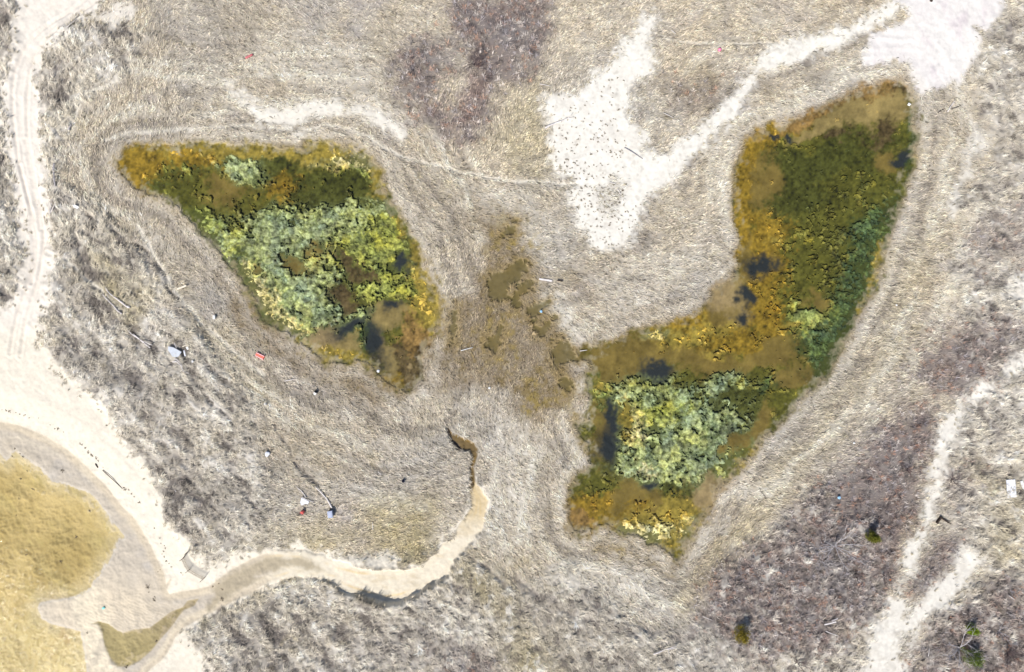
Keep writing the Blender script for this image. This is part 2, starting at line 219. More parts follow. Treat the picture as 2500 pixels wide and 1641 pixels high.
# ------------------------------------------------------------------ pond colouring (what grows on the bed)
PC = {'amber': (.235, .150, .022), 'gold': (.31, .225, .05), 'cream': (.45, .39, .19), 'mud': (.17, .122, .038), 'tan': (.24, .18, .08),
      'pink': (.27, .20, .115), 'green': (.10, .092, .018), 'dgreen': (.056, .058, .015), 'teal': (.046, .070, .026),
      'deep': (.026, .030, .036), 'brown': (.085, .06, .03), 'rust': (.21, .13, .05), 'gg': (.205, .235, .115), 'yg': (.19, .205, .05)}
PB = [  # class, centre F x,y, radii x,y, angle deg (image, ccw), strength
 ('amber',330,385,60,50,0,1),('amber',430,375,90,35,0,.9),('amber',300,410,35,40,0,1),('gold',560,345,180,16,0,1),('gold',780,350,75,20,0,1.05),
 ('gold',880,400,20,55,0,.9),('yg',430,392,70,18,-5,.85),('yg',360,425,50,20,-20,.8),('yg',470,520,40,26,-40,.8),('green',450,410,80,50,0,.8),('green',560,460,90,45,0,.8),('amber',650,440,60,35,0,.75),('mud',530,445,52,26,-25,1.0),
 ('green',400,440,60,20,-20,.9),('dgreen',760,440,95,36,5,1.0),('dgreen',650,385,60,30,0,.7),('gg',560,385,52,30,0,.95),('cream',810,385,60,16,-15,.95),
 ('yg',830,405,50,14,-15,.8),('gg',650,515,85,40,-10,.9),('gg',620,600,100,60,0,1.0),('gg',700,560,80,60,0,.9),('gg',690,700,70,70,0,1.0),('gg',800,520,90,40,0,.9),
 ('yg',880,560,75,60,0,1.0),('yg',820,570,60,40,0,.8),('yg',900,660,50,40,0,.9),('yg',560,590,60,35,-40,.7),('gg',880,480,40,25,0,.7),
 ('brown',800,600,34,16,-30,.95),('brown',850,640,50,12,-20,.9),('brown',790,690,40,18,-40,.9),('mud',727,572,24,18,0,1.2),('mud',672,607,34,14,0,1.25),
 ('mud',600,625,16,14,0,1.15),('deep',938,618,24,18,0,1.25),('deep',820,760,60,22,20,.95),('deep',880,800,28,60,20,1.0),('deep',920,715,26,14,0,1.0),('gg',830,750,40,30,0,.85),
 ('teal',850,770,60,30,0,.8),('cream',610,690,24,60,40,1.05),('cream',660,750,50,24,-40,.9),('cream',570,630,30,18,-40,.9),
 ('pink',740,775,36,26,0,1.15),('tan',800,800,36,20,0,.9),('gold',780,830,60,14,-10,.9),('gold',700,800,40,12,-40,.8),('gold',990,640,16,70,15,1.0),('gold',1000,720,32,28,0,1.0),
 ('tan',905,745,34,22,30,1.0),('tan',905,830,12,70,25,1.15),('rust',960,790,28,40,0,.9),('brown',950,860,40,40,0,1.0),('amber',930,880,40,24,0,.6),('pink',960,870,18,12,0,.8),('green',920,790,24,24,0,.8),
 ('gold',930,510,12,50,30,.8),('green',870,520,40,40,0,.5),
 ('rust',1880,262,130,14,24,1.1),('rust',2040,205,60,16,12,1.1),('amber',1790,300,60,26,30,1.0),('amber',1735,350,26,50,0,1.0),('amber',1732,440,28,60,0,1.0),('amber',1730,530,22,60,0,1.0),
 ('tan',2010,250,75,26,25,1.05),('tan',1890,300,60,14,30,.9),('tan',2080,240,30,30,0,.9),('brown',2050,300,40,16,60,.8),('brown',1940,315,50,16,0,.75),
 ('dgreen',1910,390,110,60,10,1.1),('dgreen',1870,460,90,50,0,.9),('green',1980,430,90,60,0,.8),('green',1870,330,60,26,0,.9),('mud',2060,365,26,20,0,1.0),('deep',2105,365,18,16,0,1.2),
 ('teal',2120,330,10,50,0,.9),('deep',1842,318,14,10,0,1.1),('deep',1795,315,10,8,0,1.0),('brown',2100,200,16,20,0,.8),
 ('mud',1775,425,30,48,15,1.15),('mud',1740,600,14,50,0,1.0),('amber',1790,560,50,60,0,.95),('amber',1800,640,50,50,0,.95),('amber',1780,720,45,50,0,1.0),('gold',1800,560,30,30,0,.8),
 ('green',1880,600,60,100,-10,.95),('green',1930,520,80,60,0,.9),('mud',1900,690,24,60,20,.7),('teal',2040,540,45,60,-15,.95),('teal',2000,640,40,60,-20,.95),('teal',1960,730,50,50,-30,.95),
 ('teal',1920,810,50,40,-40,.9),('yg',1880,740,60,40,0,.75),('gold',2045,620,10,60,-15,.9),('gold',2000,720,10,40,-30,.85),('gold',1850,760,60,20,0,.6),
 ('deep',1780,625,26,20,0,1.35),('deep',1737,690,16,28,0,1.35),('deep',1722,745,12,20,20,1.1),('deep',1708,630,10,10,0,1.0),
 ('pink',1690,690,42,50,40,.85),('mud',1680,730,60,26,40,.9),('tan',1700,660,24,40,20,.7),('amber',1600,755,55,22,15,1.0),('gold',1640,770,50,26,30,.9),('amber',1700,790,60,24,20,.95),
 ('gold',1560,790,60,22,20,.9),('cream',1530,785,30,12,0,.9),('gold',1655,830,30,14,0,.95),('amber',1750,800,30,26,0,.8),
 ('mud',1470,830,90,36,0,1.15),('mud',1640,850,60,30,0,.95),('deep',1525,872,26,20,0,1.35),('green',1600,870,50,30,0,.8),('mud',1790,825,55,34,30,1.1),('mud',1830,880,40,20,35,.9),
 ('green',1760,880,70,26,30,.9),('dgreen',1720,930,60,36,0,.75),('green',1830,930,50,30,40,.9),('mud',1780,970,50,18,45,.9),('teal',1800,900,60,14,35,.8),
 ('yg',1400,920,18,50,0,.85),('gold',1400,900,14,30,0,.8),('deep',1420,970,16,50,0,1.15),('deep',1415,1040,24,50,10,1.15),('mud',1395,990,20,60,0,.9),
 ('gg',1520,920,80,40,0,.95),('yg',1540,950,60,50,0,1.0),('gg',1600,1000,90,60,0,1.1),('teal',1640,1000,50,50,0,.85),('gg',1520,1040,70,60,0,1.05),('gg',1560,1100,60,40,0,1.0),('gg',1690,900,60,22,10,.9),
 ('gg',1640,1050,50,40,0,.9),('cream',1480,1000,24,60,0,.75),('cream',1500,1090,24,20,0,.75),('gold',1455,960,16,50,0,.7),
 ('mud',1700,1030,30,18,40,1.0),('deep',1500,1130,20,16,0,1.15),('dgreen',1580,1150,50,24,0,.9),('green',1350,1010,24,20,0,.9),('green',1380,1130,50,40,0,.9),('mud',1460,1170,60,40,0,.9),
 ('pink',1645,1145,36,32,50,1.15),('amber',1385,1175,50,34,0,1.0),('rust',1350,1210,30,30,0,.8),('amber',1470,1185,50,16,10,.8),('gold',1500,1210,50,26,-20,.95),('cream',1510,1235,60,20,-15,1.0),
 ('gold',1580,1190,50,40,0,1.0),('cream',1600,1215,30,20,0,.8),('gold',1560,1260,30,36,0,.8),('mud',1520,1175,18,30,0,1.0),('gold',1740,1060,12,50,-40,.6)]
MATK = {'gg': 1.0, 'yg': .95, 'teal': .80, 'cream': .85, 'green': .46, 'gold': .50, 'amber': .34, 'dgreen': .16}
SOFT = {'deep', 'tan', 'mud', 'pink'}
def pond_fields(x, y):
    """colour of the bed and how thickly algae covers it"""
    px = x / S + 1250; py = 820.5 - y / S
    wx = px + 38 * fbm(x, y, 3.0, 31, 5, .7); wy = py + 38 * fbm(x, y, 3.0, 77, 5, .7)
    keys = list(PC); sc = {k: np.full(x.shape, -1.4, f32) for k in keys}
    for c, cx, cy, rx, ry, a, st in PB:
        cx *= 1.0504; cy *= 1.0504; rx *= 1.0504; ry *= 1.0504; a = math.radians(a)
        m = (abs(px - cx) < max(rx, ry) * 1.9 + 40) & (abs(py - cy) < max(rx, ry) * 1.9 + 40)
        dx = wx[m] - cx; dy = wy[m] - cy
        u = (dx * math.cos(a) - dy * math.sin(a)) / rx; v = (dx * math.sin(a) + dy * math.cos(a)) / ry
        sc[c][m] = np.maximum(sc[c][m], st - .8 * np.sqrt(u * u + v * v))
    sc['green'] = np.maximum(sc['green'], -.25)
    den = 0; col = np.zeros(x.shape + (3,), f32); mat = 0; rough = 0
    for i, k in enumerate(keys):
        if k == 'deep': continue
        if k in SOFT: nz = .22 * fbm(x, y, 2.2, 100 + i, 4, .6)
        else: nz = .42 * fbm(x, y, 1.6, 100 + i, 4, .75) + .42 * fbm(x, y, .40, 140 + i, 2, .7)
        w = np.exp(np.clip((sc[k] + nz) / .15, -50, 40)); den = den + w
        col += w[..., None] * np.array(PC[k], f32); mat = mat + w * MATK.get(k, 0)
        if k not in SOFT: rough = rough + w
    mat = mat / den; rough = rough / den; col = col / den[..., None]
    mot0 = .28 * fbm(x, y, .6, 198, 3, .7); f = sst(.1, .8, fbm(x, y, .9, 195, 4, .75)) * .45 * rough; col = col * (1 - f[..., None]) + np.array((.085, .085, .018), f32) * f[..., None]
    mot = 1 + mot0 + .50 * fbm(x, y, 1.8, 190, 4, .65) + rough * .75 * fbm(x, y, .36, 191, 2, .7)
    col = col * np.clip(mot, .25, 2)[..., None]
    d = sst(-.15, .8, sc['deep'] + .22 * fbm(x, y, 1.0, 196, 3, .6)); col = col * (1 - d[..., None]) + np.array(PC['deep'], f32) * d[..., None]
    return np.clip(col, .008, .8), mat * (1 - d), rough

# ------------------------------------------------------------------ ground grid (dense in view, stretching to the horizon)
DX = 0.1; XD = 70.0; YD = 49.0
def axis(half):
    core = np.arange(-half, half + DX / 2, DX); out = []; d = .25; v = half
    while v < 2500: v += d; out.append(v); d *= 1.28
    o = np.array(out); return np.concatenate([-o[::-1], core, o]), len(out)
gx, npx = axis(XD); gy, npy = axis(YD)
X, Y = np.meshgrid(gx, gy); X = X.astype(f32); Y = Y.astype(f32)
near = (np.abs(X) < 78) & (np.abs(Y) < 57)

wob = fbm(X, Y, 1.6, 3, 4, .6); wob2 = fbm(X, Y, .7, 9, 3, .7); big = fbm(X, Y, 14, 5, 4); mid = fbm(X, Y, 4.5, 8, 4, .6)
def mask(P, w, amp, n=None, margin=5.0):
    s = sdf(P, X, Y, margin); n = wob if n is None else n
    return sst(w, -w, s + n * amp), s

col = np.zeros(X.shape + (3,), f32); col[:] = (.485, .425, .34)
def mixc(m, c, k=1.0):
    m = (m * k)[..., None]; col[...] = col * (1 - m) + np.array(c, f32) * m
veg = np.ones(X.shape, f32); dune = np.zeros(X.shape, f32); shrub = np.zeros(X.shape, f32)
Z = .05 * big + .04 * mid
# tone drifts of the dry marsh grass: straw, grey, pinkish
mixc(sst(-.2, .6, fbm(X, Y, 9, 21, 4, .65)), (.37, .35, .33), .7)
mixc(sst(0, .9, fbm(X, Y, 7, 22, 4, .6)), (.53, .44, .32), .5)
mixc(sst(.1, .9, fbm(X, Y, 3.5, 23, 4, .65)), (.60, .55, .49), .6)
mixc(sst(.15, .9, fbm(X, Y, 5, 24, 4, .65)), (.34, .30, .26), .45)
mixc(sst(.1, .8, fbm(X, Y, 1.7, 25, 5, .75)), (.66, .60, .50), .6); mixc(sst(.15, .8, fbm(X, Y, 1.4, 26, 5, .75)), (.30, .27, .235), .6)
mixc(sst(.1, .8, fbm(X, Y, 6, 27, 4, .6)), (.42, .385, .39), .5)
for P in DUNES:
    m, s = mask(P, 1.0, 1.6, mid); dune = np.maximum(dune, m)
mixc(dune, (.54, .495, .43), .6)
dl = sst(.05, .6, fbm(X, Y, 2.6, 40, 4, .7)) * dune; mixc(dl, (.22, .195, .18), .75)
dl = sst(.2, .7, fbm(X, Y, 1.9, 41, 4, .7)) * dune; mixc(dl, (.70, .65, .58), .8)
Z += dune * (.35 + .3 * fbm(X, Y, 9, 50, 3) + .16 * fbm(X, Y, 2.2, 51, 3))
for P, a in OLIVES: m, s = mask(P, 2.4, 3.0, mid + .5 * wob); mixc(m * (.55 + .45 * sst(-.3, .4, wob)), (.36, .30, .15), a)
for P, a in DARKS: m, s = mask(P, 2.5, 3.5, mid); mixc(m, (.25, .22, .19), a)
for P, wgt in zip(SHRUBS, SHRUB_W):
    m, s = mask(P, 2.2, 2.6, mid + .6 * wob); shrub = np.maximum(shrub, m * wgt)
shr_t = fbm(X, Y, 3.0, 60, 4, .6)
mixc(shrub, (.26, .215, .20), .85)
shr_f = fbm(X, Y, .8, 62, 4, .7); mixc(shrub * sst(.1, .7, shr_f), (.36, .32, .29), .75); mixc(shrub * sst(.05, .5, -shr_f), (.085, .07, .075), .8)
mixc(shrub * sst(0, .8, shr_t), (.27, .175, .145), .5); mixc(shrub * sst(0, .8, -shr_t), (.25, .25, .265), .5)
mixc(shrub * sst(.3, .9, fbm(X, Y, 2.0, 61, 4, .6)), (.45, .38, .27), .6)
Z += shrub * .1
# shore-parallel terraces and eroded ridges, hummocks of the dune slopes
sp0 = np.minimum(sdf(POND_L, X, Y, 16.0), sdf(POND_R, X, Y, 16.0)); uu = sp0 + 1.3 * fbm(X, Y, 9, 31, 3) + .35 * mid
tb = (vn(uu, (X - Y) * .10, 1.5, 33) + .7 * vn(uu, (X + Y) * .16, .6, 34)) / .85 - 1; tk = sst(16, 9, sp0) * sst(.3, 1.5, sp0) * (1 - dune * .5) * (1 - shrub)
mixc(tk * sst(.1, .6, tb), (.27, .235, .195), .75); mixc(tk * sst(.1, .6, -tb), (.62, .57, .48), .75); Z -= tk * tb * .10
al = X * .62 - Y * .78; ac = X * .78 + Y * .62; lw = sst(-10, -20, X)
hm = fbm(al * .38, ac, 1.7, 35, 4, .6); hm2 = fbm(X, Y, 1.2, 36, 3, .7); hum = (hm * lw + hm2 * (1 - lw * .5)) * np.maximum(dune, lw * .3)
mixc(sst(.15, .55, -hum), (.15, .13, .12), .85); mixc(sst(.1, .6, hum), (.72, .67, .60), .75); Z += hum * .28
mus = fbm(X, Y, .75, 37, 3, .7) * (1 - dune); Z += mus * .05 * veg; mixc(sst(.25, .75, -mus), (.25, .22, .185), .45)
mixc(sst(.2, .8, fbm(X, Y, 3.2, 38, 5, .75)) * (1 - shrub), (.42, .355, .22), .5)
for P, a in BROWNS: m, s = mask(P, 1.6, 2.6, mid + .5 * wob); mixc(m, (.235, .185, .125), min(1, a * 1.05)); mixc(m * sst(.0, .5, fbm(X, Y, 1.1, 39, 4, .75)), (.175, .13, .06), min(1, a * 1.1)); mixc(m * sst(.15, .6, -fbm(X, Y, 1.3, 39, 4, .75)), (.40, .34, .25), .6 * a); veg *= 1 - m * a * (.30 + .45 * sst(-.2, .5, fbm(X, Y, 1.1, 39, 4, .75)))
for P in GOLDS: m, s = mask(P, 1.2, 2.2, wob); gk = m * sst(-.3, .4, fbm(X, Y, .8, 28, 4, .75)); mixc(gk, (.235, .175, .055), .9); veg *= 1 - gk * .65
for P, a in WHITES: m, s = mask(P, .9, 1.6, mid + wob); m = m * (.5 + .5 * sst(-.3, .3, wob2)); mixc(m, (.64, .60, .53), a); veg *= 1 - m * a * .7
# bare, pale ground
def bare(P, w, amp, c, k=1.0, dz=0.0, n=None):
    m, s = mask(P, w, amp, n)
    mixc(m, c, k); global veg, Z
    veg = veg * (1 - m * k); Z = Z + m * dz
    return m, s
sandc = (.625, .565, .47)
m_spit, s_spit = bare(SPIT, .9, .9, (.635, .60, .535), 1.0, .10, wob * .8 + wob2 * 1.3 - .3)
gap, _ = mask(SPIT_GAP, 1.6, 2.2, mid + wob); mixc(gap, (.45, .41, .35), .5); veg = np.maximum(veg, gap * .5)
mixc(m_spit * sst(-.1, .7, fbm(X, Y, 2.6, 66, 4, .7)), (.55, .505, .445), .5); mixc(m_spit * sst(.2, .7, fbm(X, Y, .5, 67, 2)), (.38, .34, .29), .45); mixc(m_spit * sst(.1, .7, fbm(X, Y, 4, 68, 3)), (.63, .60, .55), .5)
m_pan, s_pan = bare(PAN, .5, .6, (.63, .595, .555), 1.0, .05, wob2 + .6 * wob)
mixc(m_pan * sst(-.2, .6, fbm(X * .6 + Y * .8, Y * .3, 3.0, 69, 4, .6)), (.57, .53, .51), .6)
st = fbm(X * .9 + Y * .45, Y * .25 - X * .5, 1.3, 70, 4, .65)
pk = sst(.1, .75, st) * m_pan * sst(22, 33, Y) * sst(33, 40, X + .45 * (41 - Y)); mixc(pk, (.50, .44, .445), .75)
mixc(sst(.15, .5, fbm(X, Y, 1.2, 71, 3)) * sst(1.4, .2, np.hypot(X - 51.8, (Y - 33.6) * .6)), (.38, .36, .36), .8)
mixc(sst(.0, .5, wob2) * sst(.8, .2, np.hypot(X - 47.5, Y - 34.5)), (.42, .39, .38), .6)
m_strip, _ = bare(STRIP, .7, .8, (.61, .57, .50), .92, .05, wob * .7 + wob2 * 1.3 - .5)
bare(BARE1, .5, 1.3, (.62, .57, .50), .9, .1)
m_path = np.zeros(X.shape, f32)
for i, P in enumerate(PATHS):
    m, s = bare(P, .8, 1.4 if i != 0 else .8, (.60, .565, .505), .98 if i > 1 else .8, -.05, wob * .5 + wob2 * .8); m_path = np.maximum(m_path, m)
mixc(m_path * sst(0, .6, fbm(X, Y, .9, 86, 3, .7)), (.46, .42, .36), .5)
m_beach, s_beach = bare(BEACH, .6, 1.5, sandc, 1.0, 0, wob * .8 + wob2 * .9 - .38)
roadm = m_beach * sst(-1.0, 3.0, Y) ; mixc(roadm, (.63, .575, .51), .8)
mixc(m_beach * sst(.1, .9, fbm(X, Y, 2.5, 72, 4)), (.55, .49, .40), .45)
# flats, bay, creek
s_flat = sdf(FLAT, X, Y, 6.0) + .12 * wob
s_bay0 = sdf(BAY, X, Y, 6.0); s_bay = s_bay0 + (.55 * fbm((X + Y * .6) * 1.6, (Y - X * .6) * .45, 1.0, 73, 4, .75)) * sst(-34, -29, Y) + .12 * wob ; s_sp = sdf(SPITPOOL, X, Y, 4.0) + .06 * wob
s_creek = sdf(CREEK, X, Y, 5.0); s_cw = sdf(CR_WET, X, Y, 4.0) + .25 * wob
ZB = -0.62
slope = np.clip(-.50 + .13 * np.maximum(s_flat, 0), -.5, 0)
bm = sst(.6, -.6, s_beach)
Z = np.where(s_flat < 6, Z * sst(1, 5, s_flat) + np.minimum(slope, 0) * sst(6, 4.5, s_flat), Z)
flat = sst(.12, -.12, s_flat)
mixc(flat, (.43, .375, .305)); veg *= 1 - flat; mixc(flat * sst(0, .8, fbm(X, Y, 5, 74, 4)), (.50, .42, .30), .7)
mixc(flat * sst(.0, .7, fbm(X, Y, 2.2, 75, 4)), (.37, .345, .32), .6)
tip = sst(6.5, 1.0, np.hypot((X + 50) * .55, Y + 33.5)); mixc(flat * tip, (.60, .51, .385), .85)
sp2 = sst(3, 1, np.abs(X + 51.0 + (Y + 37) * .25)) * sst(-30, -32, Y); mixc(flat * sp2, (.62, .54, .41), .9)
edge = sst(.8, .15, np.abs(s_flat + .4)) * sst(-.2, .4, s_bay); mixc(edge, (.56, .465, .33), .6)
Zf = -.53 - .02 * np.clip(-s_flat, 0, 4) + .02 * mid
Zf = Zf + sst(1.2, -.1, s_bay) * -.0 - sst(.4, -.4, s_bay0) * .13 - sst(0, -6, s_bay0) * .42
Zf = Zf - sst(.15, -.3, s_sp) * .14 - sst(0, -2, s_sp) * .2
Z = Z * (1 - flat) + Zf * flat
fl = vn(s_flat + .5 * wob + .6 * mid, (X - Y) * .08, .5, 92); mixc(flat * sst(.55, .95, fl) * sst(-4.5, -1, s_flat), (.55, .48, .37), .6); mixc(flat * sst(.5, .1, fl), (.385, .335, .27), .45)
rp = np.sin(6.283 * ((X * .45 + Y * .9) + .5 * fbm(X, Y, 1.6, 93, 3)) / .36); rk = flat * sst(4.2, 1.5, np.hypot((X + 46.5) * .5, Y + 34.5)); mixc(rk * sst(.2, .9, rp), (.43, .36, .26), .5); Z = Z + rk * rp * .012
bay_t = fbm(X, Y, 6, 80, 5, .6)
bb = sst(.1, -.25, s_bay)
mixc(bb, (.49, .385, .20)); mixc(bb * sst(-.4, .4, bay_t) * sst(.3, 2.5, -s_bay), (.355, .27, .12), .9); mixc(bb * sst(-2.2, 0, s_bay + .8 * wob), (.46, .39, .27), .65); mixc(bb * sst(-33, -38, Y), (.47, .385, .20), .5)
mixc(bb * sst(0, .6, fbm(X, Y, 2.4, 88, 3, .5)), (.30, .245, .12), .3)
mixc(bb * sst(0, .8, fbm(X + Y, (Y - X) * .3, 2.5, 81, 4, .6)), (.47, .39, .20), .5)
mixc(bb * sst(-16.5, -12.5, Y) * sst(.0, .5, fbm((X + Y * .6) * 3, (Y - X * .4) * .5, 2.2, 82, 3)), (.46, .41, .32), .7)
mixc(bb * sst(-34, -30, Y) * sst(.1, .7, fbm(X * 2.2 + Y * 1.5, Y * .6 - X * .4, 2.0, 89, 4, .7)), (.44, .36, .16), .5)
mixc(sst(.2, .02, np.abs(s_bay - .15)), (.50, .455, .39), .5)
mixc(bb * sst(4, 0, np.abs(X + 55)) * sst(-31, -33, Y) * sst(0, .7, fbm(X, Y, 2, 84, 4)), (.30, .21, .10), .8)
ss_ = sst(.08, -.2, s_sp); mixc(ss_, (.37, .30, .17)); mixc(ss_ * sst(-41, -36, Y + .3 * (X + 40)), (.31, .25, .165), .8)
mixc(ss_ * sst(.1, .7, fbm(X, Y, 1.8, 83, 4)), (.27, .21, .10), .5)
# creek with a cut bank to the south
cr = sst(.18, -.18, s_creek - .35 + .25 * wob + .22 * wob2); crE = sst(-32, -26, X)
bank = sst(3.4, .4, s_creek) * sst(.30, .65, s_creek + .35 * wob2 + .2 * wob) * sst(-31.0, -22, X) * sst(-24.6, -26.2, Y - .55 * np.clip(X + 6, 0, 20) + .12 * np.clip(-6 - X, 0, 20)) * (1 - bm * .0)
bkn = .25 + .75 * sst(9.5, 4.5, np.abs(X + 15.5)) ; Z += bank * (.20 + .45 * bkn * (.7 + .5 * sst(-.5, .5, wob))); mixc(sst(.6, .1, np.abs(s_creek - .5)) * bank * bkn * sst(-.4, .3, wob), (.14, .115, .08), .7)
Z = Z * (1 - cr * crE) + (-.36 + .012 * (-X) * .3) * cr * crE
mixc(cr * crE, (.60, .535, .425)); mixc(sst(.25, -.6, s_cw + .5 * wob), (.34, .285, .20), .9); mixc(cr * crE * sst(.0, .6, fbm(X * .6, Y * 1.6, 1.4, 87, 4, .7)), (.47, .39, .27), .6); veg *= 1 - cr
mixc(cr * crE * sst(.25, .0, np.abs(s_creek + .35)) * sst(.2, .6, fbm(X, Y, 3, 85, 3) + .3), (.60, .45, .24), .7)
mixc(cr * sst(-14, -8, X) * sst(-25, -21, Y), (.44, .34, .19), .75)
# ditch
s_d = sdf(DITCH, X, Y, 3.0) + .12 * wob2; dm = sst(.18, -.12, s_d)
Z -= dm * .45; mixc(dm, (.12, .08, .03), .95); veg *= 1 - dm; mixc(dm * sst(.0, .5, wob), (.30, .18, .03), .6)
# lines
for kind in ('scarp', 'trail'):
    for i, (s_, hw, dz, tint) in enumerate(ALONG[kind]):
        P = wp(s_); d = sdf(P, X + .35 * wob, Y + .35 * np.roll(wob, 40, 0), 3.0, False)
        if kind == 'scarp':
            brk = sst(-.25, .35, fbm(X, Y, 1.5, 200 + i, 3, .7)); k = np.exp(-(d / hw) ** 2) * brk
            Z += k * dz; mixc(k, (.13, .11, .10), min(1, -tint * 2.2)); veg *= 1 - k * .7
        else:
            k = np.exp(-(d / hw) ** 2); Z += k * dz * 1.6; mixc(k, (.68, .63, .54), .7); k2 = np.exp(-((d - hw * 1.9) / (hw * .7)) ** 2) * sst(-.3, .4, wob); mixc(k2, (.24, .21, .175), .5); veg *= 1 - k * .5
# marsh pools and ponds
ZW = -0.14
s_pl = sdf(POND_L, X, Y, 5.0) + .34 * wob + .34 * wob2 + .45 * mid; s_pr = sdf(POND_R, X, Y, 5.0) + .40 * wob + .34 * wob2 + .6 * mid
s_pond = np.minimum(s_pl, s_pr)
s_pool = np.full(X.shape, 5.0, f32); sp_list = []
for P in POOLS:
    s = sdf(P, X, Y, 4.0) + .75 * wob + .75 * wob2; sp_list.append(s); s_pool = np.minimum(s_pool, s)
lev = sst(5, .5, np.minimum(s_pond, s_pool)); Z = Z * (1 - lev) + (.02 + .035 * wob2) * lev
rw_ = .25 + 1.1 * sst(-.2, .7, mid); ring = sst(1.0, .0, s_pond / (rw_ + .6)) * sst(-.3, .1, s_pond); ring = ring * (.25 + .75 * sst(-.35, .35, fbm(X, Y, 7, 94, 3))); mixc(ring, (.25, .195, .12), .8); mixc(ring * sst(.1, .6, wob2), (.30, .23, .08), .6)
ring = sst(2.6, 1.2, s_pond) * sst(.8, 1.3, s_pond); mixc(ring, (.56, .51, .44), .35)
pm = sst(.12, -.12, s_pond); pcol, pmat, _ = pond_fields(X[near], Y[near]); um_ = np.clip(pmat * 1.4 - .35, 0, .85)[..., None]; pcol = pcol * (1 - um_) + (np.array((.055, .06, .018), f32) + pcol * .12) * um_; pc = np.zeros_like(col); pc[near] = pcol
pmc = sst(.75, -.85, s_pond + .9 * wob2 + .5 * wob) * (s_pond < 1.6); near_ok = (pc.sum(-1) > 0); pmc = pmc * near_ok
mixc(sst(.5, -.1, s_pond + .3 * wob2) * (1 - pmc) * (.4 + .6 * sst(-.35, .35, fbm(X, Y, 7, 94, 3))), (.17, .13, .065), .85)
col = col * (1 - pmc[..., None]) + pc * pmc[..., None]
Z = Z * (1 - pm) + (-.155 - .32 * sst(-.3, -4, s_pond) + .02 * wob2) * pm; veg *= 1 - pm; veg *= .12 + .88 * sst(-.2, 1.7, s_pond + 1.0 * wob2 + .6 * wob)
pl = sst(.15, -.15, s_pool) * (1 - pm); mixc(sst(.7, -.5, s_pool + .4 * wob2) * (1 - pm), (.145, .11, .048), .9); mixc(pl * sst(0, .6, wob), (.20, .145, .06), .6); mixc(pl * sst(.1, .6, wob2), (.09, .07, .03), .6); mixc(sst(2.2, .2, s_pool) * sst(-.1, .5, wob2) * (1 - pl), (.20, .15, .07), .75)
mixc(sst(1.2, .0, s_pool) * (1 - pl) * (1 - pm), (.32, .24, .12), .45)
Z = Z * (1 - pl) + (-.22 + .03 * wob2) * pl; veg *= 1 - pl
# ruts of the sand track
rut = np.zeros(X.shape, f32)
for s_ in RUTS:
    d = sdf(wp(s_), X + .1 * wob, Y, 3.0, False); r_ = np.exp(-(d / .17) ** 2)
    Z -= r_ * .07; Z += np.exp(-((d - .38) / .16) ** 2) * .04; rut = np.maximum(rut, r_)
mixc(rut * bm, (.60, .52, .44), .45)
# gentle streaks left by lying grass
CTRL = [(200, 200, 55), (350, 330, 60), (150, 500, 75), (330, 560, -45), (600, 200, -25), (800, 120, -20), (700, 330, -12), (1100, 60, -15), (1000, 420, -40), (1260, 330, 35),
        (1300, 520, -30), (1500, 60, 10), (1650, 150, 15), (1700, 450, 30), (1500, 650, -20), (1650, 600, -22), (1400, 760, -35), (1900, 150, -20), (2300, 200, -35), (2400, 400, -30),
        (2300, 550, 10), (2200, 700, -12), (2150, 900, -20), (2400, 650, -25), (2000, 1150, -35), (2100, 1150, 40), (1750, 1400, 55), (1600, 1500, -40), (1500, 1450, -30), (1300, 1350, -45),
        (1230, 1500, -60), (1180, 1620, -50), (950, 1300, 25), (900, 1100, -30), (700, 1050, -40), (500, 900, -55), (400, 1000, 20), (300, 800, 25), (400, 1200, 30), (250, 650, 50),
        (600, 1550, 35), (800, 1500, 20), (500, 1500, 50), (1100, 1000, -60), (1250, 900, 60), (1200, 700, 60), (2400, 1100, 10), (2450, 1300, -20), (2300, 1400, 50), (2200, 1000, 30), (1150, 250, 70)]
def flow(x, y):
    vx = 0; vy = 0
    for px_, py_, a in CTRL:
        cx, cy = w2((px_, py_)); w = np.exp(-((x - cx) ** 2 + (y - cy) ** 2) / (2 * 6.5 ** 2)) + 1e-7
        vx = vx + w * math.cos(math.radians(2 * a)); vy = vy + w * math.sin(math.radians(2 * a))
    return .5 * np.arctan2(vy, vx) + .6 * fbm(x, y, 3.5, 90, 3) + .55 * fbm(x, y, 1.1, 91, 2)
ang = np.zeros(X.shape, f32); ang[near] = flow(X[near], Y[near]).astype(f32)
core = (slice(npy, -npy), slice(npx, -npx))
Xc, Yc, Ac = X[core], Y[core], ang[core]
acc = np.zeros(Xc.shape, f32); tot = 0
for i in range(-5, 6):
    d = i * .16; w = 1 - abs(i) / 6; acc += w * (vn(Xc + d * np.cos(Ac), Yc + d * np.sin(Ac), .24, 300)); tot += w
lic = (acc / tot - .5) * 4
grass = np.clip(veg - shrub, 0, 1)
LIC = np.zeros(X.shape, f32); LIC[core] = lic
Z[core] += lic * .045 * grass[core]
k_ = (lic * .10 * grass[core])[..., None]; col[core] *= 1 + k_
col *= (1 + .10 * fbm(X, Y, .45, 95, 2) * (1 - pm * .6) * (1 - bb * .8) * (1 - flat * .4))[..., None]
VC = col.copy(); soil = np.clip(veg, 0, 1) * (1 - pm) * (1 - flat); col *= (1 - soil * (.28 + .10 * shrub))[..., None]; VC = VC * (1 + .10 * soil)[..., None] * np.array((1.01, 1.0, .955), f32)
far = sst(70, 120, np.maximum(np.abs(X), np.abs(Y) * 1.2)); Z = Z * (1 - far * (s_bay > 0)); col = np.clip(col, .01, .84)
Z = Z.astype(f32)

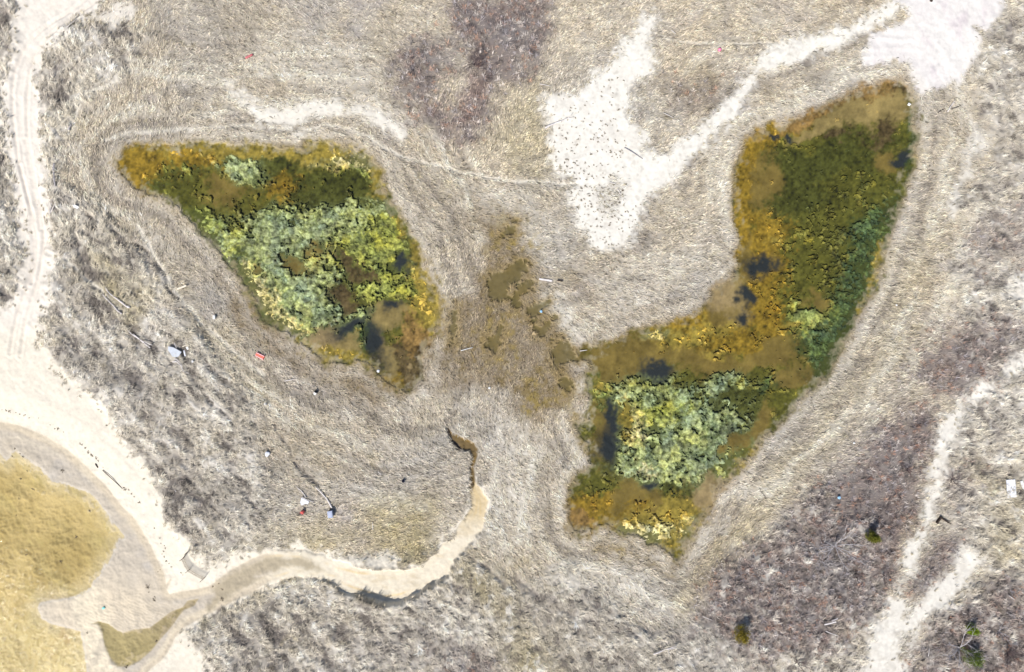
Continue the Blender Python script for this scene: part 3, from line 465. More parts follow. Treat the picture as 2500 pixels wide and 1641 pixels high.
def sample(A, x, y):
    """bilinear lookup in the dense part of the grid"""
    fx = np.clip((x + XD) / DX, 0, 2 * XD / DX - 1.01); fy = np.clip((y + YD) / DX, 0, 2 * YD / DX - 1.01)
    ix = fx.astype(int); iy = fy.astype(int); tx = (fx - ix).astype(f32); ty = (fy - iy).astype(f32); ix = ix + npx; iy = iy + npy
    if A.ndim == 3: tx = tx[..., None]; ty = ty[..., None]
    return (A[iy, ix] * (1 - tx) + A[iy, ix + 1] * tx) * (1 - ty) + (A[iy + 1, ix] * (1 - tx) + A[iy + 1, ix + 1] * tx) * ty
def zat(x, y): return float(sample(Z, np.array([x], f32), np.array([y], f32))[0])

# ------------------------------------------------------------------ mesh and material helpers
def mesh_np(name, V, F, C=None, mat=None, smooth=True, parent=None):
    me = bpy.data.meshes.new(name); V = np.ascontiguousarray(V, f32); F = np.ascontiguousarray(F, np.int32)
    n = F.shape[1]
    me.vertices.add(len(V)); me.vertices.foreach_set('co', V.ravel())
    me.loops.add(F.size); me.loops.foreach_set('vertex_index', F.ravel())
    me.polygons.add(len(F)); me.polygons.foreach_set('loop_start', np.arange(0, F.size, n, dtype=np.int32))
    me.polygons.foreach_set('loop_total', np.full(len(F), n, np.int32))
    if smooth: me.polygons.foreach_set('use_smooth', np.ones(len(F), bool))
    if C is not None:
        a = me.color_attributes.new('tone', 'FLOAT_COLOR', 'POINT'); c4 = np.ones((len(V), 4), f32); c4[:, :3] = C
        a.data.foreach_set('color', c4.ravel())
    me.update(calc_edges=True)
    o = bpy.data.objects.new(name, me); COL.objects.link(o)
    if mat: me.materials.append(mat)
    if parent: o.parent = parent
    return o
def tag(o, label=None, cat=None, group=None, kind=None):
    if label: o['label'] = label
    if cat: o['category'] = cat
    if group: o['group'] = group
    if kind: o['kind'] = kind
    return o
def new_mat(name):
    m = bpy.data.materials.new(name); m.use_nodes = True; return m, m.node_tree, m.node_tree.nodes["Principled BSDF"]
def tone_mat(name, rough=.9, var=.25, scale=6.0, bump=.0, bscale=30., spec=.2, trans=0.0):
    m, nt, b = new_mat(name); at = nt.nodes.new('ShaderNodeAttribute'); at.attribute_name = 'tone'
    tc = nt.nodes.new('ShaderNodeTexCoord'); nz = nt.nodes.new('ShaderNodeTexNoise'); nz.inputs['Scale'].default_value = scale
    nz.inputs['Detail'].default_value = 6; nz.inputs['Roughness'].default_value = .7
    mr = nt.nodes.new('ShaderNodeMapRange'); mr.inputs[1].default_value = .3; mr.inputs[2].default_value = .7
    mr.inputs[3].default_value = 1 - var; mr.inputs[4].default_value = 1 + var
    mx = nt.nodes.new('ShaderNodeVectorMath'); mx.operation = 'SCALE'
    L = nt.links.new
    L(tc.outputs['Object'], nz.inputs['Vector']); L(nz.outputs['Fac'], mr.inputs[0]); L(at.outputs['Color'], mx.inputs[0]); L(mr.outputs[0], mx.inputs['Scale'])
    L(mx.outputs[0], b.inputs['Base Color']); b.inputs['Roughness'].default_value = rough; b.inputs['Specular IOR Level'].default_value = spec
    if bump:
        n2 = nt.nodes.new('ShaderNodeTexNoise'); n2.inputs['Scale'].default_value = bscale; n2.inputs['Detail'].default_value = 4
        bp = nt.nodes.new('ShaderNodeBump'); bp.inputs['Strength'].default_value = bump; bp.inputs['Distance'].default_value = .05
        L(tc.outputs['Object'], n2.inputs['Vector']); L(n2.outputs['Fac'], bp.inputs['Height']); L(bp.outputs[0], b.inputs['Normal'])
    return m
M_ground = tone_mat('sand_and_thatch', .95, .05, 5.0, .08, 16.0, .1)
M_grass = tone_mat('dry_grass', .8, .12, 2.0, spec=.15)
M_algae = tone_mat('algae', .75, .22, 7.0, .6, 14.0, .25)
def plain(name, c, var=.25, scale=8., rough=.75, spec=.3, stretch=None, bump=.3):
    m, nt, b = new_mat(name); tc = nt.nodes.new('ShaderNodeTexCoord'); mp = nt.nodes.new('ShaderNodeMapping')
    if stretch: mp.inputs['Scale'].default_value = stretch
    nz = nt.nodes.new('ShaderNodeTexNoise'); nz.inputs['Scale'].default_value = scale; nz.inputs['Detail'].default_value = 6; nz.inputs['Roughness'].default_value = .65
    cr_ = nt.nodes.new('ShaderNodeValToRGB'); e = cr_.color_ramp.elements
    e[0].position = .3; e[1].position = .7; e[0].color = tuple(v * (1 - var) for v in c) + (1,); e[1].color = tuple(min(.9, v * (1 + var)) for v in c) + (1,)
    bp = nt.nodes.new('ShaderNodeBump'); bp.inputs['Strength'].default_value = bump; bp.inputs['Distance'].default_value = .02; L = nt.links.new
    L(tc.outputs['Object'], mp.inputs[0]); L(mp.outputs[0], nz.inputs['Vector']); L(nz.outputs['Fac'], cr_.inputs[0]); L(cr_.outputs[0], b.inputs['Base Color'])
    L(nz.outputs['Fac'], bp.inputs['Height']); L(bp.outputs[0], b.inputs['Normal'])
    b.inputs['Roughness'].default_value = rough; b.inputs['Specular IOR Level'].default_value = spec; return m
def water_mat(name, tint, rough, waves, calm=1.0):
    m = bpy.data.materials.new(name); m.use_nodes = True; nt = m.node_tree; nt.nodes.clear(); N = nt.nodes.new; L = nt.links.new
    out = N('ShaderNodeOutputMaterial'); mix = N('ShaderNodeMixShader'); tr = N('ShaderNodeBsdfTransparent'); gl = N('ShaderNodeBsdfGlossy'); fr = N('ShaderNodeFresnel')
    fr.inputs['IOR'].default_value = 1.33; tr.inputs[0].default_value = tint + (1,); gl.inputs['Roughness'].default_value = rough
    tc = N('ShaderNodeTexCoord'); prev = None
    sx = N('ShaderNodeSeparateXYZ'); L(tc.outputs['Object'], sx.inputs[0]); ad = N('ShaderNodeMath'); ad.operation = 'ADD'; L(sx.outputs[0], ad.inputs[0]); L(sx.outputs[1], ad.inputs[1])
    wr = N('ShaderNodeMapRange'); wr.inputs[1].default_value = -74; wr.inputs[2].default_value = -96; wr.inputs[3].default_value = calm; wr.inputs[4].default_value = 1; L(ad.outputs[0], wr.inputs[0])
    for sc_, dist, xs in waves:
        mp = N('ShaderNodeMapping'); mp.inputs['Rotation'].default_value = (0, 0, .6); mp.inputs['Scale'].default_value = (1, xs, 1)
        nz = N('ShaderNodeTexNoise'); nz.inputs['Scale'].default_value = sc_; nz.inputs['Detail'].default_value = 3; nz.inputs['Roughness'].default_value = .6
        bp = N('ShaderNodeBump'); bp.inputs['Distance'].default_value = dist; L(wr.outputs[0], bp.inputs['Strength'])
        L(tc.outputs['Object'], mp.inputs[0]); L(mp.outputs[0], nz.inputs['Vector']); L(nz.outputs['Fac'], bp.inputs['Height'])
        if prev: L(prev.outputs[0], bp.inputs['Normal'])
        prev = bp
    if prev: L(prev.outputs[0], gl.inputs['Normal'])
    L(fr.outputs[0], mix.inputs[0]); L(tr.outputs[0], mix.inputs[1]); L(gl.outputs[0], mix.inputs[2]); L(mix.outputs[0], out.inputs[0]); return m
M_pond = water_mat('pond_water', (.93, .95, .90), .04, [(2.5, .006, 1)])
M_bay = water_mat('bay_water', (.96, .97, .93), .10, [(1.6, .15, .7), (4.5, .06, .8)], .01)

# ------------------------------------------------------------------ the ground sheet, split into the surfaces it is made of
ny, nx = X.shape
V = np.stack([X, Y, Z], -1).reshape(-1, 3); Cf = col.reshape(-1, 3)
idx = np.arange(ny * nx, dtype=np.int32).reshape(ny, nx)
Q = np.stack([idx[:-1, :-1], idx[:-1, 1:], idx[1:, 1:], idx[1:, :-1]], -1)
def fc(A): return A[:-1, :-1]
reg = np.zeros((ny - 1, nx - 1), np.int8)
reg[fc(m_path) > .5] = 1
road_sel = (fc(m_beach) > .5)
reg[road_sel] = 3; reg[road_sel & (fc(Y) > -1.5) & (fc(X) < -40)] = 2
reg[fc(flat) > .5] = 4
reg[(fc(cr) > .5) & (fc(X) > -30)] = 5
reg[fc(m_spit) > .5] = 6; reg[fc(m_pan) > .5] = 7; reg[fc(pm) > .5] = 8
def sub(name, sel):
    F = Q[sel]; u, inv = np.unique(F, return_inverse=True)
    o = mesh_np(name, V[u], inv.reshape(F.shape), Cf[u], M_ground); return tag(o, kind='structure')
for i, nm in enumerate(['ground', 'footpath', 'sand_track', 'beach', 'tidal_flat', 'creek_bed', 'shell_spit', 'salt_pan', 'pond_bed']):
    sub(nm, reg == i)

# ------------------------------------------------------------------ water sheets
def sheet(name, A, thr, z, mat, step=4):
    a = A[::step, ::step]; xs = X[::step, ::step]; ys = Y[::step, ::step]; h, w = a.shape
    id2 = np.arange(h * w).reshape(h, w); q = np.stack([id2[:-1, :-1], id2[:-1, 1:], id2[1:, 1:], id2[1:, :-1]], -1)
    s = np.minimum(np.minimum(a[:-1, :-1], a[1:, 1:]), np.minimum(a[1:, :-1], a[:-1, 1:])) < thr
    F = q[s]; u, inv = np.unique(F, return_inverse=True)
    VV = np.stack([xs.ravel()[u], ys.ravel()[u], np.full(len(u), z)], -1)
    return tag(mesh_np(name, VV, inv.reshape(F.shape), None, mat), kind='structure')
sheet('pond', s_pl, .6, ZW, M_pond, 3); sheet('pond', s_pr, .6, ZW, M_pond, 3)
for s in sp_list: sheet('pool', np.where(s_pond < .9, 9, s), .45, ZW, M_pond, 2)
sheet('bay_water', s_bay, .5, ZB, M_bay, 4)
sheet('creek_pool', np.where(s_bay < .7, 9, s_sp), .4, ZB - .004, M_pond, 2)

# ------------------------------------------------------------------ algae mats standing up to the water surface
def algae(name, P, label):
    d = .065
    ax = np.arange(P[:, 0].min() - .3, P[:, 0].max() + .3, d); ay = np.arange(P[:, 1].min() - .3, P[:, 1].max() + .3, d)
    x, y = np.meshgrid(ax, ay); x = x.astype(f32); y = y.astype(f32)
    s = sdf(P, x, y, 2.0); c, mt, sc = pond_fields(x, y)
    wx = x + .25 * fbm(x, y, .8, 401, 3); wy = y + .25 * fbm(x, y, .8, 402, 3)
    f1, f2, i1 = worley(wx, wy, .95, 1); g1, g2, i2 = worley(wx, wy, .40, 2)
    lump = np.clip((f2 - f1) * 2.4, 0, 1) ** .6 * .09 * (.4 + 1.2 * vn(x, y, 1.8, 410)) + np.clip((g2 - g1) * 2.0, 0, 1) ** .7 * .07 * (.3 + 1.3 * vn(x, y, 1.1, 411)) + .09 * fbm(x, y, .34, 403, 3, .7)
    cov = mt * 1.30 + 1.05 * fbm(x, y, 1.5, 404, 5, .8) - .68 - sst(-.7, -.05, s) * .8 + (i2 - .5) * .6 + (i1 - .5) * .5
    z = ZW - .115 + .62 * (np.clip(cov, -1, .5) * .18 + lump * sst(-.1, .5, cov))
    zb_ = sample(Z, x, y); z = np.where(z > zb_, zb_ + (z - zb_) * sst(-.02, .30, cov) + .004, z); keep = (cov > 0) & (z > zb_ + .003)
    dryk = sst(-.01, .075, lump)
    c = c * (1 + .45 * (i1 - .5))[..., None] * (1 + .45 * (i2 - .5) + .6 * fbm(x, y, .5, 407, 3, .75))[..., None]
    hue = fbm(x, y, 2.2, 405, 3) + (i1 - .5) * .8
    tint = np.stack([1.02 + .16 * hue, 1 + .04 * hue, .95 - .35 * hue], -1)
    wet = np.array((.06, .075, .02), f32)
    c = np.clip(c * tint * (.20 + .90 * dryk)[..., None] + wet * .75 * (1 - dryk)[..., None], .01, .8)
    h, w = x.shape; id2 = np.arange(h * w).reshape(h, w)
    q = np.stack([id2[:-1, :-1], id2[:-1, 1:], id2[1:, 1:], id2[1:, :-1]], -1)
    k4 = keep[:-1, :-1] & keep[1:, 1:] & keep[1:, :-1] & keep[:-1, 1:]
    F = q[k4]; u, inv = np.unique(F, return_inverse=True)
    VV = np.stack([x.ravel()[u], y.ravel()[u], z.ravel()[u]], -1)
    o = mesh_np(name, VV, inv.reshape(F.shape), c.reshape(-1, 3)[u], M_algae); tag(o, label, 'algae', kind='stuff')
algae('algae_mat', POND_L, 'crusty pale green algae mats filling the western pond left of the marsh')
algae('algae_mat', POND_R, 'green and amber algae mats in the long curved eastern pond')

# ------------------------------------------------------------------ blades, twigs: many thin tapered leaves in one mesh
def blades(name, x, y, z, az, L, wdt, rise, droop, C, label, cat, mat=None):
    n = len(x); ca = np.cos(az); sa = np.sin(az); px_ = -sa * wdt * .5; py_ = ca * wdt * .5
    r1 = L * .55; v = np.empty((n, 5, 3), f32)
    v[:, 0] = np.stack([x - px_, y - py_, z - .03], -1); v[:, 1] = np.stack([x + px_, y + py_, z - .03], -1)
    mx_ = x + ca * r1 * np.cos(rise); my_ = y + sa * r1 * np.cos(rise); mz = z + r1 * np.sin(rise)
    v[:, 2] = np.stack([mx_ + px_ * .8, my_ + py_ * .8, mz], -1); v[:, 3] = np.stack([mx_ - px_ * .8, my_ - py_ * .8, mz], -1)
    r2 = L * .45; e2 = rise - droop
    v[:, 4] = np.stack([mx_ + ca * r2 * np.cos(e2), my_ + sa * r2 * np.cos(e2), mz + r2 * np.sin(e2)], -1)
    b = (np.arange(n) * 5)[:, None]
    T = np.concatenate([b + np.array([[0, 1, 2]]), b + np.array([[0, 2, 3]]), b + np.array([[3, 2, 4]])], 1).reshape(-1, 3)
    o = mesh_np(name, v.reshape(-1, 3), T, np.repeat(C, 5, 0), mat or M_grass, False)
    return tag(o, label, cat, kind='stuff')
def scatter(n, prob):
    n = int(n * 1.21); x = rng.uniform(-69.5, 69.5, n).astype(f32); y = rng.uniform(-48.5, 48.5, n).astype(f32)
    p = sample(prob, x, y); k = rng.random(n) < p; return x[k], y[k]
def U(a, b, n): return rng.uniform(a, b, n).astype(f32)

# marsh grass lying in swirls
pr = np.clip(veg * (1 - dune * .8) * (1 - shrub * .8), 0, 1) * .9
pr *= .35 + .65 * sst(-.6, .5, fbm(X, Y, .8, 500, 3))
x, y = scatter(900000, pr); n = len(x)
a = sample(ang, x, y) + rng.normal(0, .50, n).astype(f32) + np.where(rng.random(n) < .12, math.pi, 0).astype(f32)
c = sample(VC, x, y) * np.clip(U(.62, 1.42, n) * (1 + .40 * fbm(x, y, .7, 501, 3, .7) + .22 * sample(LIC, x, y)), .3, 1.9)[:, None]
dk = rng.random(n) < .11; c = c * np.where(dk, .38, 1.06).astype(f32)[:, None]  # share of blades darkened to paint shadow strokes between the strands
c = c * np.stack([1 + U(-.04, .06, n), np.ones(n, f32), 1 + U(-.10, .06, n)], -1)
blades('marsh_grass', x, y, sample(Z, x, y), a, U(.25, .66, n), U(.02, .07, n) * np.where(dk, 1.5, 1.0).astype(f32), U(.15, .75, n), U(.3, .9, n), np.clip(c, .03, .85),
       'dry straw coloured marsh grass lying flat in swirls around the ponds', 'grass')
# dune grass in tufts
pr = np.clip(veg * np.maximum(dune, 0) * (1 - shrub * .6), 0, 1) * (.25 + .75 * sst(-.5, .4, fbm(X, Y, 1.3, 510, 3)))
tx, ty = scatter(62000, pr); m = len(tx); nb = 12
ta = sample(ang, tx, ty) + rng.normal(0, .35, m).astype(f32); tl = U(.5, 1.0, m); tone = U(.60, 1.35, m)
ci = np.repeat(np.arange(m), nb); n = len(ci)
x = tx[ci] + rng.normal(0, .10, n).astype(f32); y = ty[ci] + rng.normal(0, .10, n).astype(f32)
a = ta[ci] + rng.normal(0, .62, n).astype(f32); c = sample(VC, tx, ty)[ci] * (tone[ci] * U(.78, 1.22, n))[:, None]
blades('dune_grass', x, y, sample(Z, x, y), a, tl[ci] * U(.6, 1.1, n), U(.03, .06, n), U(.35, 1.1, n), U(.5, 1.2, n), np.clip(c * 1.05, .03, .85),
       'tufts of coarse pale beach grass on the dunes beside the sand track and creek', 'grass')
# sparse grass thinning out onto the sand
fr_ = sst(.9, .1, np.abs(s_beach)) * (1 - flat) * .5 + sst(.7, .0, np.abs(s_spit)) * .3 + m_path * .10 + gap * .5
tx, ty = scatter(30000, np.clip(fr_ * (1 - pm) * (1 - cr), 0, 1)); m = len(tx); nb = 8; ci = np.repeat(np.arange(m), nb); n = len(ci)
ta = sample(ang, tx, ty); x = tx[ci] + rng.normal(0, .06, n).astype(f32); y = ty[ci] + rng.normal(0, .06, n).astype(f32)
c = np.array([.40, .35, .25], f32) * (U(.6, 1.3, m)[ci] * U(.8, 1.2, n))[:, None]
blades('sparse_grass', x, y, sample(Z, x, y), ta[ci] + rng.normal(0, .7, n).astype(f32), U(.2, .5, n), U(.025, .05, n), U(.3, 1.1, n), U(.4, 1., n), c,
       'thin scattered grass growing out onto the open sand edges', 'grass')
# brown stubble next to the water
pr = sst(1.6, .1, np.minimum(s_pond, s_pool + .3)) * sst(-.9, .2, s_pond) * (.4 + .6 * sst(-.4, .4, wob2)) * sst(-.1, .2, s_pool) * .9
for P, a_ in BROWNS[:4]: pr = np.maximum(pr, mask(P, .8, 1.2, mid)[0] * a_ * (1 - pm) * (1 - pl) * .75)
x, y = scatter(330000, pr * (1 - m_pan)); n = len(x)
c = sample(VC, x, y) * U(.65, 1.55, n)[:, None] * np.array([1.04, .98, .92], f32)
blades('marsh_stubble', x, y, sample(Z, x, y), U(0, 6.28, n), U(.12, .32, n), U(.025, .05, n), U(.5, 1.4, n), U(.1, .6, n), np.clip(c, .03, .7),
       'short brown marsh stubble fringing the ponds and puddles', 'grass')
# bare shrub thicket
pr = np.clip(shrub, 0, 1) * (.35 + .65 * sst(-.5, .3, fbm(X, Y, 1.5, 520, 3))) * np.clip(veg + .1, 0, 1)
tx, ty = scatter(60000, pr); m = len(tx); nb = 14; ci = np.repeat(np.arange(m), nb); n = len(ci)
tcol = np.array([[.27, .20, .175], [.24, .22, .235], [.33, .18, .12], [.50, .45, .41], [.075, .06, .06]], f32)[rng.choice(5, m, p=[.28, .2, .14, .2, .18])]
x = tx[ci] + rng.normal(0, .08, n).astype(f32); y = ty[ci] + rng.normal(0, .08, n).astype(f32)
c = tcol[ci] * (U(.6, 1.5, n) * U(.6, 1.4, m)[ci])[:, None] * .85 + sample(VC, tx, ty)[ci] * .45 * U(.8, 1.2, n)[:, None]
blades('shrub_thicket', x, y, sample(Z, x, y), U(0, 6.283, n), U(.35, .7, m)[ci] * U(.7, 1.1, n), U(.025, .06, n), U(.35, 1.3, n), U(-.2, .5, n), c,
       'low grey purple thicket of bare leafless shrubs', 'shrubs')

# ------------------------------------------------------------------ small builders
def box_vf(cx, cy, z0, lx, ly, lz, ang_=0, taper=0, inset=0):
    hx, hy = lx / 2, ly / 2; b = min(hx, hy, lz) * .12
    ring = lambda ex, ey, z: [(-ex, -ey, z), (ex, -ey, z), (ex, ey, z), (-ex, ey, z)]
    V_ = ring(hx * (1 - taper), hy * (1 - taper), 0) + ring(hx, hy, lz - b) + ring(hx - b, hy - b, lz)
    ca, sa = math.cos(ang_), math.sin(ang_)
    V_ = [(cx + x * ca - y * sa, cy + x * sa + y * ca, z0 + z) for x, y, z in V_]
    F_ = [(3, 2, 1, 0), (8, 9, 10, 11)]
    for r in (0, 4):
        for i in range(4): j = (i + 1) % 4; F_.append((r + i, r + j, r + 4 + j, r + 4 + i))
    return V_, F_
def py_mesh(name, parts, mat, parent=None, smooth=False):
    V_, F_ = [], []
    for v, f in parts:
        o = len(V_); V_ += list(v); F_ += [tuple(i + o for i in g) for g in f]
    me = bpy.data.meshes.new(name); me.from_pydata([tuple(map(float, p)) for p in V_], [], F_); me.materials.append(mat); me.update()
    if smooth: me.polygons.foreach_set('use_smooth', [True] * len(me.polygons))
    o = bpy.data.objects.new(name, me); COL.objects.link(o)
    if parent: o.parent = parent
    return o
def empty(name, x, y, z, label, cat, group=None):
    o = bpy.data.objects.new(name, None); o.empty_display_size = .2; COL.objects.link(o); o.location = (x, y, z); tag(o, label, cat, group); return o
def tube_vf(path, radii, seg=7, rough=.0, flat_=1.0):
    V_, F_ = [], []; n = len(path); P = [Vector(p) for p in path]
    for i, p in enumerate(P):
        t = (P[min(i + 1, n - 1)] - P[max(i - 1, 0)]).normalized(); s_ = t.cross(Vector((0, 0, 1)))
        if s_.length < .05: s_ = Vector((1, 0, 0))
        s_.normalize(); u = s_.cross(t)
        for k in range(seg):
            a_ = 2 * math.pi * k / seg; r = radii[i] * (1 + rough * (R.random() - .5))
            V_.append(p + s_ * math.cos(a_) * r + u * math.sin(a_) * r * flat_)
    for i in range(n - 1):
        for k in range(seg):
            k2 = (k + 1) % seg; F_.append((i * seg + k, i * seg + k2, (i + 1) * seg + k2, (i + 1) * seg + k))
    F_.append(tuple(range(seg - 1, -1, -1))); F_.append(tuple((n - 1) * seg + k for k in range(seg)))
    return V_, F_
def refine(p, n=4, jit=.0):
    out = []
    for i in range(len(p) - 1):
        for k in range(n):
            t = k / n; out.append((p[i][0] * (1 - t) + p[i + 1][0] * t + R.uniform(-jit, jit), p[i][1] * (1 - t) + p[i + 1][1] * t + R.uniform(-jit, jit)))
    out.append(tuple(p[-1])); return out
M_drift = plain('driftwood', (.62, .57, .55), .25, 5, .85, .1, (1, 1, 1))
M_driftd = plain('weathered_grey_wood', (.36, .33, .33), .3, 5, .85, .1)
M_dark = plain('dark_wood_and_shadow', (.045, .032, .025), .4, 6, .8, .2)
M_tan = plain('pale_lumber', (.68, .60, .48), .15, 5, .8, .15)
M_greyp = plain('weathered_board', (.52, .54, .58), .12, 3, .8, .2, (1, 1, 1), .15)
M_paleb = plain('bleached_board', (.66, .67, .72), .13, 4, .8, .2, (1, 1, 1), .15)
M_blueg = plain('blue_grey_plastic', (.30, .34, .47), .12, 5, .45, .5, None, .1)
M_red = plain('faded_red_plastic', (.74, .13, .11), .15, 6, .5, .4, None, .1)
M_pinkr = plain('pale_pink_plastic', (.80, .46, .46), .1, 6, .5, .4, None, .1)
M_dred = plain('dull_red', (.46, .13, .14), .25, 6, .6, .3, None, .1)
M_pink = plain('pink_float', (.85, .22, .36), .12, 6, .4, .5, None, .1)
M_white = plain('white_plastic', (.66, .65, .63), .06, 5, .5, .4, None, .05)
M_black = plain('black_rubber_and_shade', (.012, .013, .02), .3, 5, .5, .4, None, .1)
M_navy = plain('dark_navy_plastic', (.03, .035, .07), .3, 5, .45, .5, None, .1)
M_blue = plain('light_blue_plastic', (.28, .50, .74), .12, 5, .5, .4, None, .1)
M_turq = plain('turquoise_plastic', (.25, .62, .58), .15, 5, .5, .4, None, .1)
M_orange = plain('orange_plastic', (.72, .26, .10), .1, 5, .5, .4, None, .1)
M_weed = plain('dry_seaweed', (.20, .165, .12), .4, 10, .9, .1)

def log(s_, r0, r1, label, mat=M_drift, lift=.04, cat='driftwood', name='driftwood_log', forks=(), knots=True, group=None):
    p = [w2(q) for q in pts(s_)]; p = refine(p, 4, r0 * .25 if knots else 0)
    x0, y0 = p[0]; z0 = max(zat(x, y) for x, y in (p[0], p[len(p) // 2], p[-1])) + lift
    path = [(x - x0, y - y0, r0 * .7 + .04 * math.sin(i * .6)) for i, (x, y) in enumerate(p)]; n = len(path)
    rad = [max(.012, (r0 + (r1 - r0) * i / (n - 1)) * (1 + (R.uniform(-.15, .2) if knots else 0))) for i in range(n)]
    parts = [tube_vf(path, rad, 7, .15 if knots else 0)]
    if knots:
        for _ in range(3):
            k = R.randrange(1, n - 1); b = Vector(path[k]); d = Vector((R.uniform(-1, 1), R.uniform(-1, 1), R.uniform(.2, .8))).normalized()
            parts.append(tube_vf([b, b + d * r0 * 2.2], [rad[k] * .45, rad[k] * .2], 5))
    o = py_mesh(name, parts, mat, None, True); o.location = (x0, y0, z0); tag(o, label, cat, group)
    for fs, ra, rb in forks:
        q = refine([w2(t) for t in pts(fs)], 3, ra * .2); pt = [(x - x0, y - y0, r0 * .7 + .05 * i) for i, (x, y) in enumerate(q)]
        py_mesh('branch', [tube_vf(pt, [ra + (rb - ra) * i / (len(pt) - 1) for i in range(len(pt))], 6, .15)], mat, o, True)
    return o
def plank(s_, wd, label, mat=M_tan, th=.05, lift=.1, cat='plank', name='plank', tilt=0.0, group=None):
    (x0, y0), (x1, y1) = [w2(q) for q in pts(s_)]; L = math.hypot(x1 - x0, y1 - y0); a_ = math.atan2(y1 - y0, x1 - x0); mxx, myy = (x0 + x1) / 2, (y0 + y1) / 2
    n = 9; V_, F_ = [], []          # slightly bowed board with worn ends
    for i in range(n):
        t = i / (n - 1); u = (t - .5) * L; hw = wd / 2 * (1 - .12 * (abs(t - .5) * 2) ** 6 * R.uniform(.6, 1.4)); zz = .02 * math.cos((t - .5) * 3)
        V_ += [(u, -hw, zz), (u, hw, zz), (u, hw, zz + th), (u, -hw, zz + th)]
    for i in range(n - 1):
        for k in range(4): k2 = (k + 1) % 4; F_.append((i * 4 + k, i * 4 + k2, i * 4 + 4 + k2, i * 4 + 4 + k))
    F_ += [(3, 2, 1, 0), (n * 4 - 4, n * 4 - 3, n * 4 - 2, n * 4 - 1)]
    o = py_mesh(name, [(V_, F_)], mat); o.location = (mxx, myy, max(zat(x0, y0), zat(x1, y1), zat(mxx, myy)) + lift); o.rotation_euler = (0, tilt, a_); tag(o, label, cat, group); return o
def panel(s_, label, mat, th=.05, lift=.12, name='board_panel', tilt=(0, 0), cat='board'):
    p = [w2(q) for q in pts(s_)]; cx = sum(q[0] for q in p) / len(p); cy = sum(q[1] for q in p) / len(p); n = len(p)
    V_ = [(x - cx, y - cy, z) for z in (0, th) for x, y in p]
    F_ = [tuple(range(n - 1, -1, -1)), tuple(range(n, 2 * n))] + [(i, (i + 1) % n, n + (i + 1) % n, n + i) for i in range(n)]
    a2 = sum(p[i][0] * p[(i + 1) % n][1] - p[(i + 1) % n][0] * p[i][1] for i in range(n))
    if a2 < 0: F_ = [f[::-1] for f in F_]
    o = py_mesh(name, [(V_, F_)], mat); o.location = (cx, cy, zat(cx, cy) + lift); o.rotation_euler = (tilt[0], tilt[1], 0); tag(o, label, cat); return o

Z4 = 'Z110;390;11.16 '; Z5 = 'Z230;680;8.68 '; Z3 = 'Z700;1170;13.02 '; Z1 = 'Z380;790;11.16 '; Z7 = 'Z430;690;12.53 '
log(Z4 + '330,130 315,250 308,400 340,500 330,600 340,740', .13, .09, 'thick grey driftwood log lying upright in the photo just right of the sand track', M_driftd)
log(Z4 + '215,1500 240,1300 280,1060', .05, .03, 'thin forked driftwood branch below the thick log beside the sand track', M_drift, forks=[(Z4 + '240,1440 330,1300 410,1220', .04, .025)], name='driftwood_branch')
panel(Z4 + '830,1270 900,1250 1020,1310 960,1370 870,1330', 'small torn white scrap in the dark gap right of the forked branch', M_white, .03, .2, 'plastic_scrap', (.1, .1), 'scrap')
log(Z5 + '270,210 400,350 560,470 720,590 790,615', .06, .13, 'long white driftwood trunk, upper of the parallel pair in golden grass', forks=[(Z5 + '420,370 350,300 300,190', .04, .02)])
log(Z5 + '210,340 300,440 430,570 520,680 620,750', .05, .10, 'slimmer driftwood trunk, lower of the parallel pair in golden grass', forks=[(Z5 + '290,300 350,420', .035, .02)])
log(Z5 + '720,1070 830,1180 1000,1300 1220,1470', .05, .08, 'split driftwood trunk with a forked end left of the grey board', forks=[(Z5 + '860,1180 1050,1320 1290,1410', .06, .04)])
log(Z5 + '990,320 1095,350', .035, .03, 'short pale stick above the right end of the parallel trunks', M_tan, .15, 'stick', 'stick', knots=False)
log(Z5 + '1150,650 1260,615', .03, .03, 'short pale stick on bleached thatch right of the parallel trunks', M_tan, .15, 'stick', 'stick', knots=False)
log(Z3 + '920,240 1100,400 1280,620 1400,800 1440,900', .05, .12, 'long curved white driftwood trunk ending at the blue grey bin', lift=.12)
log(Z3 + '320,240 480,370 560,480 620,570', .04, .06, 'thin dark sided branch above the small pale board', M_drift, .08, name='driftwood_branch')
log(Z3 + '500,560 680,650 860,715', .05, .04, 'straight pale pole along the top edge of the small pale board', M_drift, .15, knots=False, name='driftwood_pole')
log(Z3 + '1050,780 1150,850 1250,830', .03, .02, 'bent white twig left of the foot of the curved trunk', M_drift, .12, 'stick', 'stick')
log(Z1 + '540,1035 640,1030 760,1140 830,1290 980,1350', .07, .03, 'curved white driftwood branch below the large grey board, outer of two', lift=.1, name='driftwood_branch')
log(Z1 + '580,950 660,980 750,1070 800,1160', .06, .03, 'shorter curved branch tucked inside the outer one below the grey board', lift=.12, name='driftwood_branch')
log(Z1 + '590,520 610,600 640,670', .04, .03, 'leaning pale stake touching the top of the large grey board', M_drift, .25, 'stake', 'stake', knots=False)
plank(Z1 + '845,730 880,885', .14, 'upright edge plank with deep shadow right of the large grey board', M_paleb, .12, .22)
plank(Z1 + '800,630 900,580', .12, 'short cream plank above right of the large grey board', M_tan, .05, .15)
panel(Z1 + '1080,990 1120,1030 1080,1070 1040,1030', 'small square white foam block below right of the large grey board', M_white, .15, .12, 'foam_block', (0, 0), 'foam')
panel(Z1 + '420,620 560,650 775,770 710,890 640,915 540,900 420,720', 'large many sided pale grey board lying in grass among driftwood', M_greyp, .05, .28, tilt=(-.08, .05))
